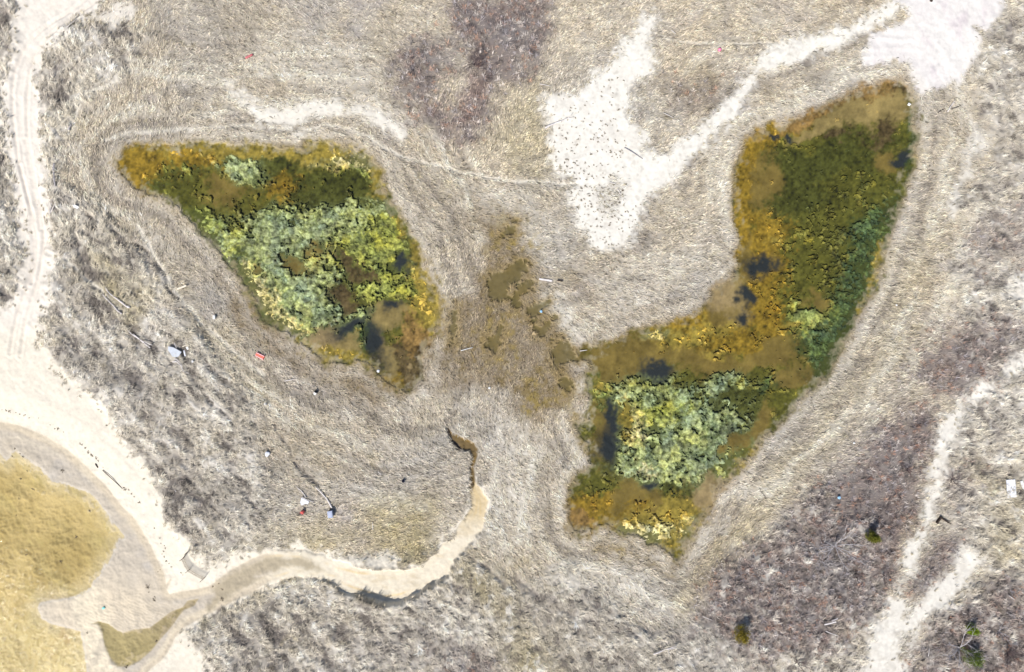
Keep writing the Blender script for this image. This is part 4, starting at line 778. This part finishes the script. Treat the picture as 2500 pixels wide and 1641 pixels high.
panel(Z3 + '480,580 730,700 690,780 600,770 500,820 450,740', 'smaller pale board above the red bucket', M_paleb, .04, .25, tilt=(-.06, .0))
plank('B1 1215,465 1278,440', .22, 'short wide cream plank west of the left pond', M_tan, .07, .15)
log('B1 1545,708 1560,706 1610,713', .045, .03, 'small forked pale branch on the marsh edge southwest of the left pond', M_tan, .12, name='driftwood_branch', forks=[(Z7 + '1800,1325 1850,1275', .02, .015)], knots=False)
log(Z7 + '1360,1440 1460,1280', .02, .015, 'very thin pale stick beside the small forked branch', M_tan, .1, 'stick', 'stick', knots=False)
log(Z7 + '120,1120 110,1260', .03, .03, 'thin pale stick standing straight in the photo in gold grass', M_tan, .12, 'stick', 'stick', knots=False)
log('B2 1410,882 1450,870 1490,860', .05, .04, 'slim white pole lying in the marsh between the two ponds', M_white, .12, knots=False, name='driftwood_pole')
log('B2 212,1088 280,1076', .04, .035, 'slim white pole south of the left pond below the red crate', M_drift, .12, knots=False, name='driftwood_pole')
plank('B3 212,395 300,408', .22, 'pinkish white plank between the small pools and the bleached wrack', M_drift, .06, .1)
plank('B3 335,404 372,410', .12, 'dark charred timber end just right of the pinkish plank', M_dark, .1, .15)
log('B3 490,884 540,878', .05, .03, 'short white stick at the inlet of the right pond', M_drift, .1, 'stick', 'stick', knots=False)
log('Z1310;260;19.83 410,1080 620,960 900,840 1220,720 1500,600 1790,540', .12, .03, 'long weathered driftwood trunk on the west edge of the shell spit', M_drift, .05, forks=[('Z1310;260;19.83 1500,600 1620,520 1700,400', .03, .02)])
for s_, lb in (('A3 215,575 290,590', 'slim pale stick in the grass left of the shell spit'), ('A3 1055,770 1125,805', 'slim pale stick in the grey patch right of the shell spit'),
               ('A3 690,1245 732,1256', 'short curved stick beside the grassy patch near the spit point'), ('A3 745,1290 765,1325', 'short stick on the right of the grassy patch near the spit point'),
               ('A3 1110,210 1140,235', 'short white stick near the top of the photo right of the spit tip'), ('A2 745,692 785,660', 'thin white stick in grass above the pale strip of the left pond'),
               ('C3 1315,1172 1385,1200', 'pale stick lying at the left edge of the big thicket'), ('C4 1122,1385 1115,1440', 'pale upright stick right of the lower footpath'),
               ('C4 790,443 812,448', 'tiny pale stick above the gold grass in the thicket'), ('C2 845,195 870,215', 'thin white stick in the middle of the dry marsh'),
               ('C2 810,540 812,590', 'thin white stick north of the creek bend'), ('A4 1700,0 1730,30', 'pale stick by the upper right corner of the photo'),
               ('C4 1660,1030 1700,1058', 'pale stick in the grass of the right edge below the flat board'), ('A1 480,205 548,150', 'long thin stick lying across bare sand at the track bend'),
               ('C1 1200,320 1210,330', 'tiny stick on the upper beach slope')):
    log(s_, .035, .025, lb, M_drift, .12, 'stick', 'stick', knots=False)
log('A3 790,1010 850,1045 915,1085', .04, .05, 'driftwood stick lying in the little hollow of the shell spit', M_driftd, .08, name='driftwood_branch')
log('Z2250;200;13.02 790,970 900,790 1020,670', .06, .04, 'bright forked stick south of the white salt pan', M_drift, .12, name='driftwood_branch', forks=[('Z2250;200;13.02 910,780 940,700 1000,630', .03, .02)])
log('Z2250;200;13.02 920,880 1060,840 1210,770', .04, .03, 'dark stick crossing right of the bright forked stick', M_dark, .12, 'stick', 'stick')
log('Z2250;200;13.02 490,1000 590,920 710,870', .035, .03, 'dark curved stick left of the bright forked stick', M_dark, .12, 'stick', 'stick')
log('Z1580;1560;23.8 300,760 600,640 900,520 1300,390 1650,260', .09, .05, 'cracked silver driftwood trunk near the bottom edge of the photo', M_drift, .15, forks=[('Z1580;1560;23.8 1150,450 1400,400 1680,330', .06, .03), ('Z1580;1560;23.8 1150,480 1170,600 1200,720', .04, .02)])
Z6 = 'Z1980;1480;13.01 '
plank(Z6 + '330,505 700,410', .13, 'bright white timber in the thicket, front of the pair', M_drift, .1, .3)
plank(Z6 + '560,390 750,300', .16, 'grey timber behind the bright white one in the thicket', M_driftd, .08, .3)
log(Z6 + '370,700 560,780 760,850', .05, .03, 'slanting pale branch below the timber pair in the thicket', M_drift, .28, name='driftwood_branch', knots=False)
plank(Z6 + '740,1410 860,1240', .11, 'short pale board standing clear at the foot of the thicket', M_tan, .05, .28)
log(Z6 + '290,350 390,240', .025, .02, 'thin stick above the timber pair in the thicket', M_tan, .3, 'stick', 'stick', knots=False)
log('Z220;1110;15.62 150,360 190,430 240,520', .05, .09, 'short thick black log on the beach above the flat', M_dark, .0)
log('Z220;1110;15.62 440,610 830,960 1190,1320', .045, .035, 'long straight dark pole lying along the beach', M_dark, .02, name='driftwood_pole', knots=False)
log('A1 478,892 500,848', .10, .06, 'short grey stump in the grass between track and left pond', M_driftd, .1)
panel('Z2400;1140;15.62 765,465 1090,440 1170,1105 820,1150', 'rectangular pale grey sheet of plywood at the right edge of the photo', M_paleb, .04, .22, 'plywood_sheet', (.02, .0))
panel('Z2400;1140;15.62 1290,510 1390,490 1460,640 1500,860 1420,800 1340,640', 'crumpled white plastic sheet beside the plywood', M_white, .06, .2, 'plastic_sheet', (.1, .15), 'plastic sheet')
log('Z2400;1140;15.62 650,780 690,860 720,970', .03, .02, 'thin pale stick left of the plywood sheet', M_tan, .18, 'stick', 'stick', knots=False)
log('Z2400;1140;15.62 900,1260 1080,1430', .025, .02, 'thin pale stick below the plywood sheet', M_tan, .18, 'stick', 'stick', knots=False)

# red slatted crate
x0, y0 = w2((636, 869)); t = empty('plastic_crate', x0, y0, zat(x0, y0) + .05, 'upturned red crate with pale pink stripes on the marsh below the left pond', 'crate')
t.rotation_euler = (0, 0, math.radians(-26))
py_mesh('crate_body', [box_vf(0, 0, 0, 1.08, .50, .26)], M_red, t)
for yy in (-.19, .19): py_mesh('rail', [box_vf(0, yy, .262, 1.06, .09, .03)], M_pinkr, t)
py_mesh('rib', [box_vf(0, 0, .262, 1.04, .05, .02)], M_orange, t)
# red bucket
x0, y0 = w2((742.5, 1245)); t = empty('red_bucket', x0, y0, zat(x0, y0) + .2, 'broken bright red bucket lying on its side below the small pale board', 'bucket')
def cone_vf(r0, r1, h, seg=16, th=.02, closed=True):
    V_ = []; F_ = []
    for r, z in ((r0, 0), (r1, h), (r1 - th, h), (r0 - th, .03)):
        V_ += [(r * math.cos(2 * math.pi * k / seg), r * math.sin(2 * math.pi * k / seg), z) for k in range(seg)]
    for q in range(3):
        for k in range(seg): k2 = (k + 1) % seg; F_.append((q * seg + k, q * seg + k2, (q + 1) * seg + k2, (q + 1) * seg + k))
    F_.append(tuple(range(seg - 1, -1, -1))); F_.append(tuple(range(3 * seg, 4 * seg))); return V_, F_
py_mesh('bucket_body', [cone_vf(.19, .24, .5)], M_red, t, True); py_mesh('rim', [cone_vf(.25, .262, .05)], M_dred, t, True).location = (0, 0, .45)
t.rotation_euler = (math.radians(70), 0, math.radians(-28))
t.location.z += .1
# white bucket, dark mouth
x0, y0 = w2((769.5, 962)); t = empty('white_bucket', x0, y0, zat(x0, y0) + .25, 'white bucket on its side with black mouth south of the left pond', 'bucket')
py_mesh('bucket_body', [cone_vf(.17, .21, .42)], M_white, t, True); py_mesh('rim', [cone_vf(.215, .225, .05)], M_black, t, True).location = (0, 0, .39)
py_mesh('mouth_shade', [cone_vf(.195, .197, .02)], M_black, t).location = (0, 0, .38)  # black disc across the mouth stands in for the shaded hollow
t.rotation_euler = (math.radians(-62), 0, math.radians(-32))
# blue grey bin
x0, y0 = w2((809, 1253)); t = empty('storage_bin', x0, y0, zat(x0, y0) + .02, 'blue grey box shaped bin at the lower end of the curved trunk', 'bin')
t.rotation_euler = (0, 0, math.radians(8))
py_mesh('bin_body', [box_vf(0, 0, 0, .52, .76, .66, 0, .06)], M_blueg, t)
py_mesh('lid', [box_vf(0, 0, .662, .58, .82, .05), box_vf(0, 0, .714, .4, .6, .02)], M_blueg, t)
for sy in (-.42, .42): py_mesh('handle', [box_vf(0, sy, .48, .2, .05, .04)], M_navy, t)
# dark bucket with handle
x0, y0 = w2((984, 1173)); t = empty('dark_bucket', x0, y0, zat(x0, y0) + .08, 'small navy bucket with bail handle alone in the middle marsh', 'bucket')
py_mesh('bucket_body', [cone_vf(.15, .19, .32)], M_navy, t, True)
py_mesh('handle', [tube_vf([(.18 * math.cos(a_), -.02 - .3 * math.sin(a_), .33 + .02 * math.sin(a_)) for a_ in np.linspace(0, math.pi, 9)], [.016] * 9, 5)], M_black, t, True)
t.rotation_euler = (.25, .2, .6)
# white cooler lid box near marsh edge
x0, y0 = w2((525.5, 775)); t = empty('foam_box', x0, y0, zat(x0, y0) + .1, 'little upright white box west of the brown stubble by the left pond', 'box')
py_mesh('box_body', [box_vf(0, 0, 0, .24, .42, .26)], M_white, t); py_mesh('lid', [box_vf(0, 0, .262, .27, .45, .04)], M_white, t); t.rotation_euler = (0, 0, .05)
x0, y0 = w2((464, 850)); t = empty('bait_box', x0, y0, zat(x0, y0) + .12, 'small cream box between the short plank and the upright plank', 'box')
py_mesh('box_body', [box_vf(0, 0, 0, .22, .32, .2)], M_tan, t); py_mesh('lid', [box_vf(0, 0, .202, .25, .35, .03)], M_white, t); t.rotation_euler = (0, 0, .5)
# floats
def sphere_vf(r, sx=1, sy=1, sz=1, n=14, m=9):
    V_ = [(0, 0, -r * sz)]; F_ = []
    for i in range(1, m):
        f = math.pi * i / m
        V_ += [(r * sx * math.sin(f) * math.cos(2 * math.pi * k / n), r * sy * math.sin(f) * math.sin(2 * math.pi * k / n), -r * sz * math.cos(f)) for k in range(n)]
    V_.append((0, 0, r * sz)); top = len(V_) - 1
    for k in range(n):
        k2 = (k + 1) % n; F_.append((0, 1 + k2, 1 + k)); F_.append((top, top - n + k, top - n + k2))
        for i in range(m - 2): a_ = 1 + i * n; F_.append((a_ + k, a_ + k2, a_ + n + k2, a_ + n + k))
    return V_, F_
x0, y0 = w2((1755.5, 123.5)); t = empty('buoy', x0, y0, zat(x0, y0) + .22, 'round bright pink buoy in the grass upper right of the spit', 'buoy')
py_mesh('float', [sphere_vf(.22)], M_pink, t, True); py_mesh('eyelet', [tube_vf([(.0, .05 * math.cos(a_), .235 + .05 * math.sin(a_)) for a_ in np.linspace(0, 6.1, 10)], [.014] * 10, 5)], M_black, t, True)
t.rotation_euler = (.9, .3, 0)
x0, y0 = w2((609, 138.5)); t = empty('fender', x0, y0, zat(x0, y0) + .14, 'dull red sausage shaped fender in grass near the top left', 'fender')
py_mesh('fender_body', [tube_vf([(-.52, 0, 0), (-.46, 0, 0), (-.36, 0, 0), (0, 0, 0), (.36, 0, 0), (.46, 0, 0), (.52, 0, 0)], [.04, .10, .13, .135, .13, .10, .04], 12)], M_dred, t, True)
for sx in (-1, 1): py_mesh('end_eye', [box_vf(sx * .56, 0, -.03, .08, .09, .06)], M_black, t)
t.rotation_euler = (0, 0, math.radians(27))
# scraps
def scrap(p, r, mat, label, name, cat, lift=.15):
    x0, y0 = w2(p); n = 9; V_ = []
    for z in (0, r * .35): V_ += [(r * R.uniform(.6, 1.1) * math.cos(6.283 * k / n), r * R.uniform(.5, 1.0) * math.sin(6.283 * k / n), z + R.uniform(0, r * .3)) for k in range(n)]
    V_.append((0, 0, r * .8)); F_ = [tuple(range(n - 1, -1, -1))] + [(k, (k + 1) % n, n + (k + 1) % n, n + k) for k in range(n)] + [(n + k, n + (k + 1) % n, 2 * n) for k in range(n)]
    o = py_mesh(name, [(V_, F_)], mat); o.location = (x0, y0, zat(x0, y0) + lift); tag(o, label, cat)
scrap((2044.6, 1213), .22, M_blue, 'light blue plastic scrap in the upper thicket', 'plastic_scrap', 'scrap', .25)
scrap((1320.7, 760.5), .2, M_blue, 'pale blue jug lying in the wet marsh between small pools', 'plastic_jug', 'jug', .05)
scrap((247.4, 1488), .22, M_turq, 'turquoise scrap on the rippled sand bar in the bay', 'plastic_scrap', 'scrap', .0)
scrap((2167.6, 1412.5), .16, M_orange, 'orange scrap left of the footpath in the thicket', 'plastic_scrap', 'scrap', .25)
scrap((2220, 254.6), .22, M_white, 'white foam lump at the top bank of the right pond', 'foam_lump', 'foam', .05)
scrap((650, 978 + 8), .2, M_white, 'white foam lump in grass below the white bucket', 'foam_lump', 'foam', .12)
scrap((2187, 745), .14, M_white, 'tiny white foam lump on the straw bank east of the right pond', 'foam_lump', 'foam', .1)
scrap((1195, 947), .16, M_white, 'tiny white foam lump in the marsh south of the pole', 'foam_lump', 'foam', .08)
scrap((2083, 1081), .16, M_white, 'tiny white foam lump between right pond and thicket', 'foam_lump', 'foam', .1)
scrap((655, 1107), .35, M_paleb, 'bluish white crumpled bag in the left dune hollow', 'plastic_bag', 'bag', .12)
scrap((923, 906), .2, M_paleb, 'whitish stone at the south tip of the left pond', 'stone', 'stone', .0)
scrap((1862, 860), .01, M_paleb, 'x', 'stone', 'stone') if False else None
# dark L built as raised bars for the shadow of a buried box rim
t0 = w2(pts('Z2250;1230;19.52 665,905')[0]); t1 = w2(pts('Z2250;1230;19.52 860,640')[0]); t2 = w2(pts('Z2250;1230;19.52 1290,905')[0])
t = empty('rim_shadow', t1[0], t1[1], zat(*t1), 'black L shaped shadow of a buried box rim, built as bars right of the footpath', 'built shadow')
for (pa, pb) in ((t1, t0), (t1, t2)):
    L = math.hypot(pb[0] - pa[0], pb[1] - pa[1]); a_ = math.atan2(pb[1] - pa[1], pb[0] - pa[0])
    o = py_mesh('shadow_bar', [box_vf(L / 2, 0, 0, L, .16, .34)], M_dark, t); o.rotation_euler = (0, 0, a_)
    if pb is t2: o.location = (.12 * math.cos(a_), .12 * math.sin(a_), -.004)
o = py_mesh('shadow_corner', [box_vf(0, 0, 0, .2, .2, .4)], M_dark, t)
scrap((2272, 3), .2, M_dark, 'small brown box on the salt pan at the top edge', 'bait_box', 'box', .02)

# snow fence on the beach
fx0, fy0 = w2((450, 1361)); t = empty('sand_fence', fx0, fy0, zat(fx0, fy0), 'leaning slatted sand fence on the beach by the creek mouth', 'fence')
fp = [w2(p) for p in ((459, 1347), (448, 1362), (455, 1378), (462, 1391), (478, 1402), (497, 1413))]
M_slat = plain('fence_slat', (.16, .12, .08), .3, 8, .85, .1)
def fence_part(name, pa, pb, ph):
    L = math.hypot(pb[0] - pa[0], pb[1] - pa[1]); n = int(L / .10); parts = []; za = zat(*pa); zb = zat(*pb)
    a_ = math.atan2(pb[1] - pa[1], pb[0] - pa[0]); px_, py_ = -math.sin(a_), math.cos(a_)
    for i in range(n):
        u = (i + .5) / n; bx, by = pa[0] + (pb[0] - pa[0]) * u - fx0, pa[1] + (pb[1] - pa[1]) * u - fy0; bz = za + (zb - za) * u - t.location.z - .1
        h = ph + R.uniform(-.04, .04); lean = .12
        v, f = box_vf(0, 0, 0, .038, .012, h); v = [(bx + x * math.cos(a_) - (y + z * lean) * math.sin(a_), by + x * math.sin(a_) + (y + z * lean) * math.cos(a_), bz + z) for x, y, z in v]
        parts.append((v, f))
    for hz in (.25, .75):
        parts.append(tube_vf([(pa[0] - fx0 + px_ * hz * .12, pa[1] - fy0 + py_ * hz * .12, za - t.location.z + hz - .1), (pb[0] - fx0 + px_ * hz * .12, pb[1] - fy0 + py_ * hz * .12, zb - t.location.z + hz - .1)], [.01, .01], 4))
    py_mesh(name, parts, M_slat, t)
for i in range(len(fp) - 1): fence_part('slat_panel', fp[i], fp[i + 1], 1.0)
for i in (0, 1, 3, 5):
    x0, y0 = fp[i]; py_mesh('post', [tube_vf([(x0 - fx0, y0 - fy0, -.3), (x0 - fx0 + .03, y0 - fy0 - .03, 1.15)], [.035, .03], 7)], M_slat, t, True)

# ------------------------------------------------------------------ evergreens and bare shrubs
M_bark = plain('bark', (.13, .10, .08), .3, 10, .9, .1); M_grey = plain('silver_branch', (.44, .41, .42), .25, 8, .85, .1); M_twig = plain('dark_twig', (.12, .09, .09), .3, 8, .85, .1)
def cedar(p, h, r, base, label, seed):
    x0, y0 = w2(p); z0 = zat(x0, y0); q = np.random.default_rng(seed); t = empty('red_cedar', x0, y0, z0, label, 'evergreen', 'small evergreens in the thicket')
    tp = [(0, 0, -.1)] + [(.05 * math.sin(i * 1.7), .05 * math.cos(i * 2.1), h * i / 6) for i in range(1, 7)]
    py_mesh('trunk', [tube_vf(tp, [.09 * (1 - i / 7) + .012 for i in range(7)], 7)] , M_bark, t, True)
    V_ = []; n = 0; C_ = []
    for k in range(64):
        hz = q.uniform(.18, 1.0); a_ = q.uniform(0, 6.283); rr = r * (1 - hz) ** .7 * q.uniform(.3, 1.2) + .06; cx, cy, cz = rr * math.cos(a_), rr * math.sin(a_), h * hz
        tn = q.uniform(.6, 1.4)
        for j in range(62):
            s_ = q.normal(0, .10, 3) * r * 1.3; c3 = np.array([cx, cy, cz]) * q.uniform(.75, 1.0) + s_; d = q.normal(0, 1, 3); d[2] = abs(d[2]) + .3; d /= np.linalg.norm(d)
            e = np.cross(d, q.normal(0, 1, 3)); e /= np.linalg.norm(e) + 1e-6; L = q.uniform(.08, .17); c3[2] = max(c3[2], .12)
            V_ += [c3 - e * .028, c3 + e * .028, c3 + d * L]; C_ += [np.array(base) * tn * q.uniform(.6, 1.5)] * 3; n += 1
    mesh_np('crown', np.array(V_), np.arange(3 * n).reshape(-1, 3), np.clip(np.array(C_), .01, .8), M_grass, False, t)
cedar((1801, 1536), 2.8, 1.15, (.20, .155, .02), 'olive gold cedar with deep shadow in the left of the big thicket', 1)
cedar((2114, 1302), 2.6, .85, (.165, .165, .024), 'small yellow green cedar beside the gold grass near the footpath', 2)
cedar((2358, 1528), 1.7, .75, (.18, .25, .02), 'little bright green cedar above the dead branches', 3)
cedar((2360, 1594), 2.2, 1.45, (.11, .15, .03), 'broad dull green cedar under the dead silver branches at bottom right', 4)
def bare_shrub(p, r, h, mat, label, seed, nb=9, fine=3, th=.035):
    x0, y0 = w2(p); q = random.Random(seed); t = empty('bare_shrub', x0, y0, zat(x0, y0), label, 'bare shrub', 'bare shrubs in the thicket')
    py_mesh('stem', [tube_vf([(0, 0, -.1), (.02, .02, .12), (.03, 0, .25)], [th * 1.8, th * 1.5, th * 1.2], 7)], mat, t, True)
    for b in range(nb):
        a_ = 6.283 * b / nb + q.uniform(-.4, .4); parts = []
        def grow(p0, d, L, rad, lv):
            path = [p0]; pp = Vector(p0); dd = Vector(d)
            for i in range(4):
                dd = (dd + Vector((q.uniform(-.28, .28), q.uniform(-.28, .28), q.uniform(-.18, .16)))).normalized(); pp = pp + dd * L / 4; path.append(tuple(pp))
            parts.append(tube_vf(path, [rad * (1 - .18 * i) for i in range(5)], 4))
            if lv > 0:
                for _ in range(fine):
                    k = q.randrange(1, 5); nd = (dd + Vector((q.uniform(-.9, .9), q.uniform(-.9, .9), q.uniform(-.1, .5)))).normalized(); grow(path[k], nd, L * q.uniform(.4, .65), rad * .55, lv - 1)
        grow((.02, 0, .2), Vector((math.cos(a_), math.sin(a_), h / r)).normalized(), r * q.uniform(.7, 1.1), th, 2)
        py_mesh('limb', parts, mat, t, True)
bare_shrub((2033, 1330), 2.8, 1.5, M_grey, 'wide grey bare shrub with white limbs in the middle of the big thicket', 1, 10, 3, .05)
bare_shrub((2003, 1370), 1.6, 1.0, M_grey, 'round pale grey bare shrub just below the wide grey one', 2, 10, 3, .025)
bare_shrub((2335, 1578), 3.0, 2.2, M_grey, 'large dead silver shrub sprawling over the green cedar', 3, 12, 3, .048)
bare_shrub((2432, 1538), 1.5, 1.2, M_grey, 'small silvery shrub right of the bright green cedar', 4, 7, 2, .035)
bare_shrub((1942, 1612), 1.7, 1.2, M_twig, 'dark twiggy shrub near the bottom edge of the big thicket', 5, 12, 3, .03)
bare_shrub((2319, 1168), 1.6, 1.2, M_twig, 'dark twiggy shrub right of the footpath and left of the plywood', 6, 11, 3, .03)
bare_shrub((2150, 1400), 1.5, 1.1, M_twig, 'dark twiggy shrub left of the narrow footpath', 7, 11, 3, .03)
bare_shrub((2450, 1588), 1.5, 1.5, M_twig, 'dense dark shrub by the bottom right corner', 8, 16, 4, .04)
bare_shrub((1160, 158), 1.5, 1.1, M_twig, 'darkest round shrub between the two purple thickets at the top', 9, 16, 4, .035)
bare_shrub((2215, 1150), 1.4, 1.0, M_twig, 'dark shrub at the top of the big thicket left of the footpath', 10, 13, 3, .03)
bare_shrub((2085, 1405), 1.0, .9, M_twig, 'small black twigged shrub in the centre of the big thicket', 11, 12, 3, .03)
bare_shrub((1770, 1125 + 245), 1.2, .8, M_twig, 'low dark shrub on the upper left rim of the big thicket', 12, 11, 3, .025)

# ------------------------------------------------------------------ little tufts on the shell spit, seaweed on the beach
def tuft_mesh(seed, r=.15, nb=16):
    q = np.random.default_rng(seed); V_ = []; C_ = []
    for k in range(nb):
        a_ = q.uniform(0, 6.283); L = q.uniform(.5, 1.2) * r; e = q.uniform(.2, 1.0); w_ = .014; ca, sa = math.cos(a_), math.sin(a_)
        m_ = (ca * L * .6 * math.cos(e), sa * L * .6 * math.cos(e), L * .6 * math.sin(e) + .01)
        V_ += [(-sa * w_, ca * w_, -.01), (sa * w_, -ca * w_, -.01), m_, (ca * L * 1.1, sa * L * 1.1, m_[2] * .8)]
        C_ += [np.array([.22, .17, .11]) * q.uniform(.5, 1.4)] * 4
    n = nb; b = (np.arange(n) * 4)[:, None]; F_ = np.concatenate([b + [[0, 1, 2]], b + [[0, 2, 3]]], 1).reshape(-1, 3)
    return np.array(V_), F_, np.array(C_)
protos = []
n_t = 0; tries = 0
while n_t < 290 and tries < 6000:
    tries += 1; x0 = R.uniform(.2, 27); y0 = R.uniform(9.5, 34)
    if R.random() > .35 + .65 * sst(34, 14, np.array(y0)): continue
    if zat(x0, y0) < -.5 or float(sample(m_spit, np.array([x0], f32), np.array([y0], f32))[0]) < .85: continue
    if x0 > 14 and y0 > 16 : continue
    if len(protos) < 5:
        v, f, c_ = tuft_mesh(n_t + 50); o = mesh_np('grass_tuft', v, f, c_, M_grass, False); protos.append(o)
    else:
        o = protos[n_t % 5].copy(); COL.objects.link(o)
    o.location = (x0, y0, zat(x0, y0)); s_ = R.uniform(.6, 1.35); o.scale = (s_, s_, s_); o.rotation_euler = (0, 0, R.uniform(0, 6.28))
    tag(o, 'tiny dark grass tuft dotting the pale shell spit', 'grass tuft', 'grass tufts on the shell spit'); n_t += 1
def weed_mesh(seed):
    q = random.Random(seed); parts = []
    for _ in range(9):
        a_ = q.uniform(0, 6.28); p0 = Vector((q.uniform(-.07, .07), q.uniform(-.07, .07), .01)); path = [p0]
        for i in range(3): a_ += q.uniform(-.8, .8); path.append(path[-1] + Vector((math.cos(a_) * .07, math.sin(a_) * .07, q.uniform(-.01, .02))))
        parts.append(tube_vf(path, [.018, .022, .018, .01], 4))
    return parts
wp_ = "B1 10,1290 50,1300 130,1310 160,1330 230,1340 280,1360 370,1410 420,1430 500,1470 550,1530 C1 540,10 590,50 610,75 640,110 655,130 730,220 790,260 835,310 870,330 900,370 940,420 990,510 1030,560 1055,610 1095,685 1120,720 1100,760 1130,800 1160,850 1210,880 1240,900 1085,850 1060,890"
wpr = []
line = refine(pts(wp_), 2, 0)
for i, p in enumerate(line):
    if i > 3 and R.random() < .3: continue
    if i < 3: o = py_mesh('seaweed_clump', weed_mesh(i), M_weed, None, True); wpr.append(o)
    else: o = wpr[i % 3].copy(); COL.objects.link(o)
    x0, y0 = w2((p[0] + R.uniform(-3, 3), p[1] + R.uniform(-3, 3))); s_ = R.uniform(.35, 1.0)
    o.location = (x0, y0, zat(x0, y0)); o.scale = (s_, s_, s_); o.rotation_euler = (0, 0, R.uniform(0, 6.28)); tag(o, 'dark seaweed scrap on the drift line along the curved beach', 'seaweed', 'seaweed along the drift line')
for i, s_ in enumerate("C1 85,45 115,80 140,100 60,100 160,198 408,195 112,258 197,328 98,392 70,510 485,660 375,828 592,470 145,775 990,990 1000,1030 1040,1060 1035,1080 1440,990 1500,1010 1500,1075 1480,970 325,1275 575,1308 1045,1365 840,1540".split()[1:]):
    o = wpr[i % 3].copy(); COL.objects.link(o); x0, y0 = w2(pts('C1 ' + s_)[0]); k = R.uniform(.5, 1.3); o.location = (x0, y0, zat(x0, y0) + .01); o.scale = (k, k, k); o.rotation_euler = (0, 0, R.uniform(0, 6.28))
    tag(o, 'loose dark seaweed clump lying out on the wet tidal flat or in the bay shallows', 'seaweed', 'seaweed on the flat')
